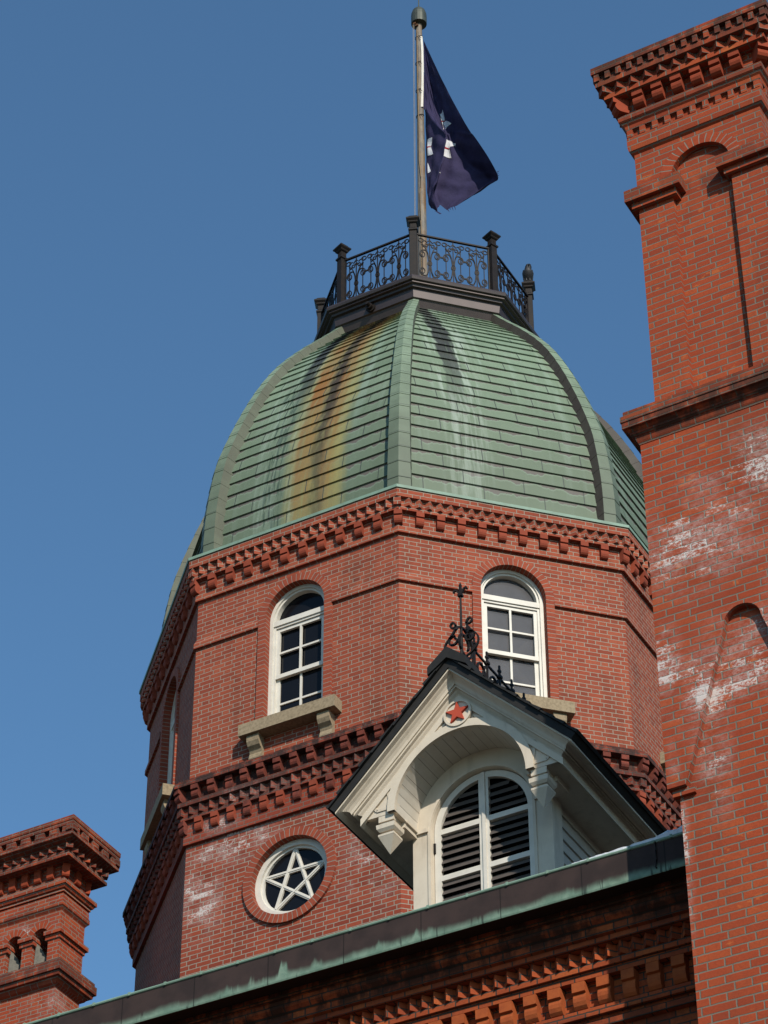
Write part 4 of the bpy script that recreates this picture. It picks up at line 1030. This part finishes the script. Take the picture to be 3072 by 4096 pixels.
rect_ring(b, FX, FY, GX, GY, [(S2, 21.8), (-.07, 21.83), (-.045, 21.86), (-.045, 21.925), (-.055, 21.93), (-.06, 22.045), (S2, 22.05), (S2, 22.06), (-.042, 22.065), (-.042, 22.105), (-.02, 22.11), (.0, 22.15), (.016, 22.155), (.016, 22.215), (-.02, 22.225), (-.05, 22.28), (-.09, 22.30), (-.09, 22.52), (.10, 22.525), (.10, 22.575), (.07, 22.58), (.07, 22.715), (.205, 22.78), (.21, 22.785), (.21, 22.845), (.13, 22.848), (.13, 22.948), (.21, 22.95), (.21, 23.01), (.218, 23.012), (.218, 23.083), (.0, 23.09), (-.2, 23.09)])
rect_teeth(b, FX, FY, GX, GY, .07, 22.645, 22.712, .15, .055, .12)
for side in range(4):
    n, t = [((0, -1), (1, 0)), ((1, 0), (0, 1)), ((0, 1), (-1, 0)), ((-1, 0), (0, -1))][side]; n = Vector((*n, 0)); t = Vector((*t, 0))
    H = (GX if side % 2 == 0 else GY)+.13; D = (GY if side % 2 == 0 else GX)+.13; m = round(2*H/.25)
    for i in range(m+1):
        u = -H+2*H*i/m; e = i in (0, m); ww = .10 if e else .075
        b.box(Vector((FX, FY, 22.898))+t*(u+(0 if not e else (.0 if i else .0)))+n*(D+.028), (ww, .046, .049), (t, n, Vector((0, 0, 1))))
        if not e: b.box(Vector((FX, FY, 22.865))+t*u+n*(D+.035), (.042, .05, .018), (t, n, Vector((0, 0, 1))))
ft = b.obj('corbelled_top', brick_far, far)
blk = corbel_mesh('corbel', terra_c, .105, [(-.02, .21), (-.02, 0), (.035, 0), (.05, .02), (.062, .21)])
for side, (az_, H, D) in enumerate(((0, GX, GY), (PI/2, GY, GX), (PI, GX, GY), (-PI/2, GY, GX))):
    n, t = fdir(az_); H -= .09; D -= .09; m = 7 if side % 2 == 0 else 2
    for i in range(1, m+1):
        u = -H+2*H*i/m; e = PI/4 if i == m else 0
        inst(blk, 'corbel', ft, Matrix.Translation(Vector((FX, FY, 22.335))+t*u+n*(D-(.02 if e else 0))) @ Matrix.Rotation(az_+e, 4, 'Z'))

# ------------------------------------------------------------------ MAIN BUILDING
YL = -14.467; YB = YL+.48
bld = thing('brick_building', 'long brick building front with corbelled cornice under a copper gutter', 'building', (0, YB, 0))
XL, XR = -16., 24.
def fb(x, o, z): return Vector((x, YB-o, z))
b = MB()
b.face([fb(XL, 0, 0), fb(XR, 0, 0), fb(XR, 0, 11.45), fb(XL, 0, 11.45)])
b.face([(XR, YB, 0), (XR, 14., 0), (XR, 14., 12.6), (XR, YB, 12.6)]); b.face([(XL, 14., 0), (XL, YB, 0), (XL, YB, 12.6), (XL, 14., 12.6)])
b.face([(XR, 14., 0), (XL, 14., 0), (XL, 14., 12.6), (XR, 14., 12.6)])
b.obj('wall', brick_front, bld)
b = MB()
FPR = [(0, 11.4), (0, 11.73), (.05, 11.735), (.05, 11.785), (.03, 11.79), (.03, 11.82), (.075, 11.825), (.075, 11.89), (.03, 11.895), (.02, 12.115), (.10, 12.12), (.10, 12.174), (.13, 12.177), (.13, 12.226), (.10, 12.23), (.10, 12.338), (.19, 12.342), (.19, 12.386), (.205, 12.39), (.22, 12.394), (.22, 12.455), (.23, 12.46), (.265, 12.492), (.27, 12.496), (.27, 12.56), (.30, 12.565), (.30, 12.625)]
for (o0, z0), (o1, z1) in zip(FPR, FPR[1:]): b.face([fb(XL, o0, z0), fb(XR, o0, z0), fb(XR, o1, z1), fb(XL, o1, z1)])
x = 3.0
i = 0
while x < 9.95:
    xx = 8.347+.1046*(round((x-8.347)/.1046)); P = lambda u, o, z: fb(xx+u, o, z)
    z0, z1 = 12.232, 12.336
    A0, B0, C0, A1, B1, C1 = P(-.048, .10, z0), P(0, .163, z0), P(.048, .10, z0), P(-.048, .10, z1), P(0, .163, z1), P(.048, .10, z1)
    b.face([A0, B0, B1, A1]); b.face([B0, C0, C1, B1]); b.face([C0, B0, A0]); x += .1046
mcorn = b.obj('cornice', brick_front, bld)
cor_f = corbel_mesh('corbel', terra_f, .105, scurve(.215, .092))
x = 8.444-.2023*20
while x < 9.9:
    inst(cor_f, 'corbel', mcorn, Matrix.Translation(fb(x+.05, .02, 11.895))); x += .2023
# gutter
b = MB()
XG1 = CX-HX+.012+.0
def gx(prof, mi=0, xa=XL-.3, xb=9.985):
    for (y0, z0), (y1, z1) in zip(prof, prof[1:]): b.face([(xa, y0, z0), (xb, y0, z0), (xb, y1, z1), (xa, y1, z1)], mi=mi)
gx([(YL+.015, 12.600), (YL+.004, 12.597), (YL, 12.61), (YL, 12.68), (YL, 12.862)])
gut = b.obj('gutter', fascia, bld)
b = MB(); gx([(YL, 12.857), (YL-.010, 12.861), (YL-.014, 12.870), (YL-.010, 12.880), (YL+.006, 12.883), (YL+.012, 12.855), (YL+.012, 12.74), (YL+.2, 12.71), (YL+.25, 12.855)])
xj = 3.2
while xj < 9.9: b.bx(xj, xj+.018, YL-.0165, YL+.010, 12.857, 12.8855); b.bx(xj+.006, xj+.012, YL-.002, YL+.02, 12.8855, 12.895); xj += .341
b.obj('gutter_lip', green_edge, gut)
b = MB(); gx([(YB-.29, 12.625), (YL+.09, 12.61), (YL+.015, 12.602)]); b.obj('soffit', plain('dark soffit', (.022, .018, .016), None, .8, .2), bld)
b = MB(); b.tube([(9.556, YL-.008, 12.87), (9.558, YL-.01, 12.79), (9.556, YL-.006, 12.71), (9.546, YL-.01, 12.65), (9.556, YL-.012, 12.635)], .006, 6); b.obj('wire_hook', iron, gut)
# roof behind the gutter
b = MB()
def rz(y): return 12.86+(y-(YL+.22))*.50
b.face([(XL, YL+.22, 12.86), (XR, YL+.22, 12.86), (XR, -.5, rz(-.5)), (XL, -.5, rz(-.5))]); b.face([(XR, 14.3, 12.6), (XL, 14.3, 12.6), (XL, -.5, rz(-.5)), (XR, -.5, rz(-.5))])
b.face([(XR, YL+.22, 12.86), (XR, 14.3, 12.6), (XR, -.5, rz(-.5))]); b.face([(XL, 14.3, 12.6), (XL, YL+.22, 12.86), (XL, -.5, rz(-.5))])
b.obj('roof', slate, bld)
# snow left in the gutter beside the chimney
b = MB(); n = 44; random.seed(3); R = []
for i in range(n+1):
    x = 8.87+(9.98-8.87)*i/n; t = i/n
    h = .006+.042*min(1, t*1.5)*(.8+.22*math.sin(i*.9+1.3*math.sin(i*.37))+.2*random.random())+.09*max(0, t-.55); yo = YL-.004-.006*random.random()
    R.append([Vector((x, yo, 12.86)), Vector((x, yo-.003, 12.881+h*.5)), Vector((x, yo+.03, 12.883+h)), Vector((x, yo+.16, 12.885+h*1.05)), Vector((x, yo+.3, 12.86))])
for A_, B_ in zip(R, R[1:]):
    for j in range(4): b.face([A_[j], B_[j], B_[j+1], A_[j+1]], smooth=True)
so = b.obj('snow', snowm); so['kind'] = 'stuff'

# ------------------------------------------------------------------ DORMER
DX, DY, DZ, DK = 7.038, -12.90, 15.146, 1.0464     # springing point of the hood arch; DK: size of the dormer
dor = thing('dormer', 'cream painted dormer with arched louvred shutters and red star, above the copper gutter', 'dormer', (DX, DY, 13.))
def dp(a, z, d): return Vector((DX+DK*a, DY+DK*d, DZ+DK*(z-14.545)))
HWR = 1.152; ZA = 15.785; ZSPR = 14.545; RB = .616; DT, DW = .19, .55
BACK = 6.2
def zr(x): return ZA-abs(x)            # top of the slates along the slope (45 deg)
# slate roof: two thick slabs with stepped slate courses
b = MB()
for sg in (-1, 1):
    th = .115
    P = [(0, ZA), (sg*HWR, ZA-HWR), (sg*(HWR-.045), ZA-HWR-.045), (0, ZA-.09)]
    pl = P if sg < 0 else P[::-1]
    b.prism(pl, dp, 0., BACK)
    # slate courses lying on the slope
    m = 11; L = HWR*2**.5
    for i in range(m):
        s0, s1 = L*(i/m), L*((i+1)/m); c = 2**-.5
        f = lambda s, h: (sg*(s*c+h*c), ZA-s*c+h*c)
        q = [f(s0, .012), f(s1+.012, .030), f(s1+.012, .003), f(s0, .003)]
        b.prism(q if sg < 0 else q[::-1], dp, -.018-.012*(i % 2), BACK)
b.obj('slate_roof', slate, dor)
# ridge cap at the front
b = MB(); 
for sg in (-1, 1):
    q = [(0, 15.895), (sg*.185, 15.735), (sg*.185, 15.655), (0, 15.78)]; b.prism(q if sg < 0 else q[::-1], dp, -.035, .42)
    q = [(0, 15.875), (sg*.085, 15.79), (sg*.085, 15.75), (0, 15.79)]; b.prism(q if sg < 0 else q[::-1], dp, .42, BACK, mi=1)
b.obj('ridge_cap', [slate, green_edge], dor)
# rake mouldings: profile (q below roof underside, d)
RK = [(0., .012), (.035, .012), (.040, .055), (.050, .064), (.064, .085), (.088, .104), (.112, .112), (.118, .112), (.118, .126), (.140, .126), (.146, .152), (.160, .160), (.18, .178), (.198, .184), (.205, .184), (.205, .168), (.275, .168), (.275, .20)]
def zq(x, q): return 15.712-abs(x)-q
b = MB(); e_ = MB(); XT = 1.105
xt = lambda d: XT-(d-.012)
for sg in (-1, 1):
    for (q0, d0), (q1, d1) in zip(RK, RK[1:]):
        P = [dp(0, zq(0, q0), d0), dp(sg*xt(d0), zq(xt(d0), q0), d0), dp(sg*xt(d1), zq(xt(d1), q1), d1), dp(0, zq(0, q1), d1)]
        b.face(P if sg < 0 else P[::-1])
        P = [dp(sg*xt(d0), zq(xt(d0), q0), d0), dp(sg*xt(d0), zq(xt(d0), q0), BACK), dp(sg*xt(d1), zq(xt(d1), q1), BACK), dp(sg*xt(d1), zq(xt(d1), q1), d1)]
        e_.face(P if sg < 0 else P[::-1])
    d = RK[-1][1]; z = zq(xt(d), RK[-1][0]); P = [dp(sg*xt(d), z, d), dp(sg*xt(d), z, BACK), dp(sg*.60, z, BACK), dp(sg*.60, z, d)]
    e_.face(P if sg < 0 else P[::-1])
b.obj('rake_moulding', cream, dor)
e_.obj('eave_cornice', cream, dor)
# tympanum with the arch
b = MB(); N = 24
for sg in (-1, 1):
    arc = [(sg*RB*math.cos(a), ZSPR+RB*math.sin(a)) for a in [PI/2*j/N for j in range(N+1)]]
    xo = .90; pts = [(sg*RB, ZSPR), (sg*xo, ZSPR), (sg*xo, zq(xo, .24)), (0, zq(0, .24))]+arc[::-1]
    if sg < 0: pts = pts[::-1]
    b.face([dp(a, z, DT) for a, z in pts])
    q = [dp(sg*RB, ZSPR, DT), dp(sg*xo, ZSPR, DT), dp(sg*xo, ZSPR, DT+.14), dp(sg*RB, ZSPR, DT+.14)]; b.face(q if sg < 0 else q[::-1])
    # spandrel panels: raised frames
    tri = [(.665, 14.60), (.80, 14.60), (.82, 14.64), (.735, 14.80), (.70, 14.83)]
    tri = [(sg*x, z) for x, z in tri]
    for j in range(len(tri)):
        p0, p1 = tri[j], tri[(j+1) % len(tri)]; d = Vector((p1[0]-p0[0], p1[1]-p0[1])).normalized(); m = Vector((-d.y, d.x))*.013
        qq = [(p0[0]+m.x, p0[1]+m.y), (p0[0]-m.x, p0[1]-m.y), (p1[0]-m.x, p1[1]-m.y), (p1[0]+m.x, p1[1]+m.y)]
        b.prism(qq[::-1], dp, DT-.009, DT+.001)
    t2 = [(.12, 15.225), (.34, 15.165), (.25, 15.215), (.13, 15.26)]
    for p0, p1 in zip(t2, t2[1:]+t2[:1]):
        p0 = (sg*p0[0], p0[1]); p1 = (sg*p1[0], p1[1]); d = Vector((p1[0]-p0[0], p1[1]-p0[1])).normalized(); m = Vector((-d.y, d.x))*.010
        b.prism([(p0[0]+m.x, p0[1]+m.y), (p0[0]-m.x, p0[1]-m.y), (p1[0]-m.x, p1[1]-m.y), (p1[0]+m.x, p1[1]+m.y)][::-1], dp, DT-.008, DT+.001)
tym = b.obj('tympanum', cream, dor)
b = MB(); ring_prism(b, dp, RB, RB+.072, ZSPR-.0, ZSPR, DT-.034, DT+.05, N=36); b.obj('archivolt', cream, dor)
b = MB(); zc = 15.315
disc = [(.125*math.cos(2*PI*j/28), zc+.125*math.sin(2*PI*j/28)) for j in range(28)]
b.prism(disc, dp, DT-.030, DT+.01)
disc_ring(b, dp, .112, .132, zc, DT-.045, DT-.02, N=28)
med = b.obj('star_medallion', cream, dor)
b = MB(); st = []
for j in range(10):
    r = .112 if j % 2 == 0 else .044; a = PI/2+PI*j/5; st.append((r*math.cos(a), zc+r*math.sin(a)))
b.prism(st, dp, DT-.052, DT-.029); b.obj('red_star', redp, med)
# barrel soffit
b = MB(); N = 24
for j in range(N):
    a0, a1 = PI*j/N, PI*(j+1)/N; P = lambda a, d: dp(RB*math.cos(a), ZSPR+RB*math.sin(a), d)
    b.face([P(a0, DT), P(a0, DW+.02), P(a1, DW+.02), P(a1, DT)], [(a0*RB, DT), (a0*RB, DW), (a1*RB, DW), (a1*RB, DT)])
b.obj('barrel_soffit', boards, dor)
# hood side beams and pendants
for sg in (-1, 1):
    b = MB(); xa_, xb_ = sorted((sg*(RB-.002), sg*(RB+.20)))
    b.prism([(xa_, 14.47), (xb_, 14.47), (xb_, 14.545), (xa_, 14.545)], dp, DT+.145, DW)
    xa_, xb_ = sorted((sg*(RB-.02), sg*(RB+.18))); b.prism([(xa_, 14.515), (xb_, 14.515), (xb_, 14.54), (xa_, 14.54)], dp, DT+.15, DW-.002)
    b.obj('hood_beam', cream, dor)
    b = MB(); X = sg*.716; D = DT+.075
    def blk_(w0, w1, z0, z1):
        q0 = [dp(X-w0, z0, D-w0), dp(X+w0, z0, D-w0), dp(X+w0, z0, D+w0), dp(X-w0, z0, D+w0)]; q1 = [dp(X-w1, z1, D-w1), dp(X+w1, z1, D-w1), dp(X+w1, z1, D+w1), dp(X-w1, z1, D+w1)]
        b.face(q0[::-1]); b.face(q1)
        for i in range(4): j = (i+1) % 4; b.face([q0[i], q0[j], q1[j], q1[i]])
    blk_(.072, .072, 14.485, 14.552); blk_(.058, .058, 14.455, 14.484); blk_(.085, .088, 14.415, 14.455); blk_(.066, .085, 14.390, 14.4149); blk_(.050, .050, 14.365, 14.3899); blk_(.075, .075, 14.345, 14.3649); blk_(.001, .074, 14.195, 14.3449)
    b.obj('pendant', cream, dor)
# wall with shutter opening
b = MB(); RO2 = .478; zs = 12.9; zsp_d = 14.50; WL = .655
for sg in (-1, 1):
    arc = [(sg*RO2*math.cos(a)+.0, zsp_d+RO2*math.sin(a)) for a in [PI/2*j/N for j in range(N+1)]]
    pts = [(sg*RO2, zs), (sg*WL, zs), (sg*WL, ZSPR+.0), (sg*WL, 15.05), (0, 15.30)]+arc[::-1]
    if sg < 0: pts = pts[::-1]
    b.face([dp(a, z, DW) for a, z in pts])
    op = [(sg*RO2, zs)]+arc
    for p0, p1 in zip(op, op[1:]):
        q = [dp(*p0, DW), dp(*p0, DW+.12), dp(*p1, DW+.12), dp(*p1, DW)]; b.face(q if sg < 0 else q[::-1])
    # corner post return, impost moulding
    q = [dp(sg*WL, zs, DW), dp(sg*WL, zs, DW+.18), dp(sg*WL, 15.05, DW+.18), dp(sg*WL, 15.05, DW)]; b.face(q if sg > 0 else q[::-1])
    xa_, xb_ = sorted((sg*.50, sg*(WL+.0))); b.prism([(xa_, 14.50), (xb_, 14.50), (xb_, 14.54), (xa_, 14.54)], dp, DW-.022, DW+.001)
wl = b.obj('wall', cream, dor)
b = MB(); ring_prism(b, dp, RO2+.004, RO2+.030, zs, zsp_d, DW-.012, DW+.001, N=30); b.obj('opening_trim', cream, dor)
b = MB()      # clapboard cheeks
zz = 12.9
while zz < 14.45:
    for sg in (-1, 1):
        x0, x1 = WL-.03, WL-.012
        P = [dp(sg*x1, zz, DW+.18), dp(sg*x1, zz, BACK), dp(sg*x0, zz+.118, BACK), dp(sg*x0, zz+.118, DW+.18)]; b.face(P if sg > 0 else P[::-1])
        P = [dp(sg*x0, zz, DW+.18), dp(sg*x0, zz, BACK), dp(sg*x1, zz, BACK), dp(sg*x1, zz, DW+.18)]; b.face(P if sg > 0 else P[::-1])
    zz += .118
b.obj('clapboard_cheek', siding, dor)
# shutters
for sg in (-1, 1):
    b = MB(); sx = lambda a, z, d: dp(a, z, d)
    ro, ri = .472, .412; d0, d1 = DW+.045, DW+.085; mid = .004; ms = .042
    No = 18
    def path(r): return [(sg*r, zs)]+[(sg*r*math.cos(a), zsp_d+r*math.sin(a)) for a in [PI/2*j/No for j in range(No+1)]]
    O = path(ro); I = path(ri)
    # trim the arcs at the meeting stile
    for i in range(len(O)-1):
        q = [O[i], I[i], I[i+1], O[i+1]]
        q = [(a if abs(a) > mid else sg*mid, z) for a, z in q]
        F = lambda d: [dp(a, z, d) for a, z in q]
        f_ = F(d0); b.face(f_ if sg < 0 else f_[::-1])
        w_ = [dp(*q[1], d0), dp(*q[1], d1), dp(*q[2], d1), dp(*q[2], d0)]; b.face(w_ if sg < 0 else w_[::-1])
        w_ = [dp(*q[0], d1), dp(*q[0], d0), dp(*q[3], d0), dp(*q[3], d1)]; b.face(w_ if sg < 0 else w_[::-1])
    xa_, xb_ = sorted((sg*mid, sg*(mid+ms))); b.prism([(xa_, zs), (xb_, zs), (xb_, 14.93), (xa_, 14.93)], dp, d0+.001, d1)
    if sg > 0: b.prism([(-.012, zs), (.02, zs), (.02, 14.965), (-.012, 14.965)], dp, d0-.014, d0)
    for z0, z1 in ((14.475, 14.525), (14.02, 14.07), (13.52, 13.58)):
        xa_, xb_ = sorted((sg*(mid+ms-.002), sg*(ri+.004))); b.prism([(xa_, z0), (xb_, z0), (xb_, z1), (xa_, z1)], dp, d0+.002, d1)
    sh = b.obj('shutter', white_w, dor)
    z = 13.0; 
    while z < 14.9:
        if not any(z0-.03 < z < z1+.0 for z0, z1 in ((14.475, 14.525), (14.02, 14.07), (13.52, 13.58))):
            lim = ri if z < zsp_d else math.sqrt(max(0.0, ri**2-(z+.05-zsp_d)**2)) if abs(z+.05-zsp_d) < ri else 0
            if lim > mid+ms+.03:
                c = MB(); xa_, xb_ = sorted((sg*(mid+ms-.003), sg*(lim+.003)))
                P = [dp(xa_, z, d0+.008), dp(xb_, z, d0+.008), dp(xb_, z+.058, d0+.040), dp(xa_, z+.058, d0+.040)]
                U = Vector((0, -.006, -.008)); c.face(P); c.face([p+U for p in P][::-1])
                for i in range(4): j = (i+1) % 4; c.face([P[i], P[i]+U, P[j]+U, P[j]])
                c.obj('louvre_slat', slat_m, sh)
        z += .0745
    b = MB(); b.prism([(sg*ro-.012, 14.30), (sg*ro+.012, 14.30), (sg*ro+.012, 14.40), (sg*ro-.012, 14.40)], dp, d0-.012, d0+.002); b.obj('hinge', iron, sh)
b = MB(); b.prism(arch_poly(RO2+.02, zs, zsp_d), dp, DW+.125, DW+.14); b.obj('backing_board', dark, dor)
# iron cresting along the ridge
b = MB()
def rp(y, z, lat=0.): return Vector((DX+DK*lat, DY+DK*(y+13.70), DZ+DK*(z-14.545)))
nx = Vector((1, 0, 0))
def eb(L, wd, th=.022): b.bar([rp(y, z) for y, z in L], wd, nx, th)
eb([(-13.62, 15.915), (-8.2, 15.915)], .02); eb([(-13.25, 16.19), (-8.2, 16.19)], .018, .018)
y = -13.2
while y < -8.3:
    eb([(y, 15.90), (y, 16.27)], .018, .018); b.box(rp(y, 16.27), (.014, .016, .012)); b.box(rp(y, 16.30), (.008, .010, .03)); b.box(rp(y, 16.205), (.022, .022, .014))
    for s_g in (1,):
        eb([(y+.115+.085*math.cos(a)*(1-.4*j/16), 16.04+.10*math.sin(a)*(1-.4*j/16)) for j, a in [(j, -PI/2+2.6*PI*j/16) for j in range(17)]], .016)
        eb([(y+.02, 15.93), (y+.115, 15.94), (y+.20, 16.15)], .014)
    y += .24
# big scroll behind the finial
eb([(-13.38+.17*math.cos(a)*(1-.62*j/24), 16.14+.17*math.sin(a)*(1-.62*j/24)) for j, a in [(j, PI*.9-3.1*PI*j/24) for j in range(25)]], .017)
eb(bez((-13.40, 15.93), (-13.22, 15.97), (-13.15, 16.10), (-13.30, 16.32)), .016)
eb([(-13.30+.05*math.cos(a)*(1-.4*j/12), 16.34+.05*math.sin(a)*(1-.4*j/12)) for j, a in [(j, -PI/2+1.7*PI*j/12) for j in range(13)]], .02)
cre = b.obj('ridge_cresting', iron, dor)
b = MB()
b.tube([rp(-13.44, 15.90), rp(-13.44, 16.25), rp(-13.44, 16.63)], .017, 8, r1=.010)
b.box(rp(-13.44, 16.635), (.022, .022, .012)); b.box(rp(-13.44, 16.70), (.011, .011, .05)); b.lathe([(.011, 16.73*DK), (.016, 16.745*DK), (.003, 16.78*DK)], rp(-13.44, 0), 8)
def sb(L, wd): b.bar([rp(-13.44, z, x) for x, z in L], wd, Vector((0, -1, 0)), .02)
for sg in (-1, 1):
    sb([(0, 16.64), (sg*.035, 16.70), (sg*.058, 16.71), (sg*.066, 16.685)], .018)
    sb([(sg*x, z) for x, z in bez((.0, 15.95), (.22, 16.0), (.20, 16.20), (.06, 16.22))], .015)
    sb([(sg*(.075+.055*math.cos(a)*(1-.5*j/14)), 16.165+.055*math.sin(a)*(1-.5*j/14)) for j, a in [(j, PI/2-1.9*PI*j/14) for j in range(15)]], .018)
    sb([(sg*x, z) for x, z in bez((.12, 16.20), (.06, 16.26), (.03, 16.32), (.075, 16.36))], .02)
    sb([(sg*(.075+.03*math.cos(a)), 16.335+.03*math.sin(a)) for a in [PI/2-1.4*PI*j/10 for j in range(11)]], .016)
b.obj('finial', iron, cre)

sc.cycles.max_bounces = 6
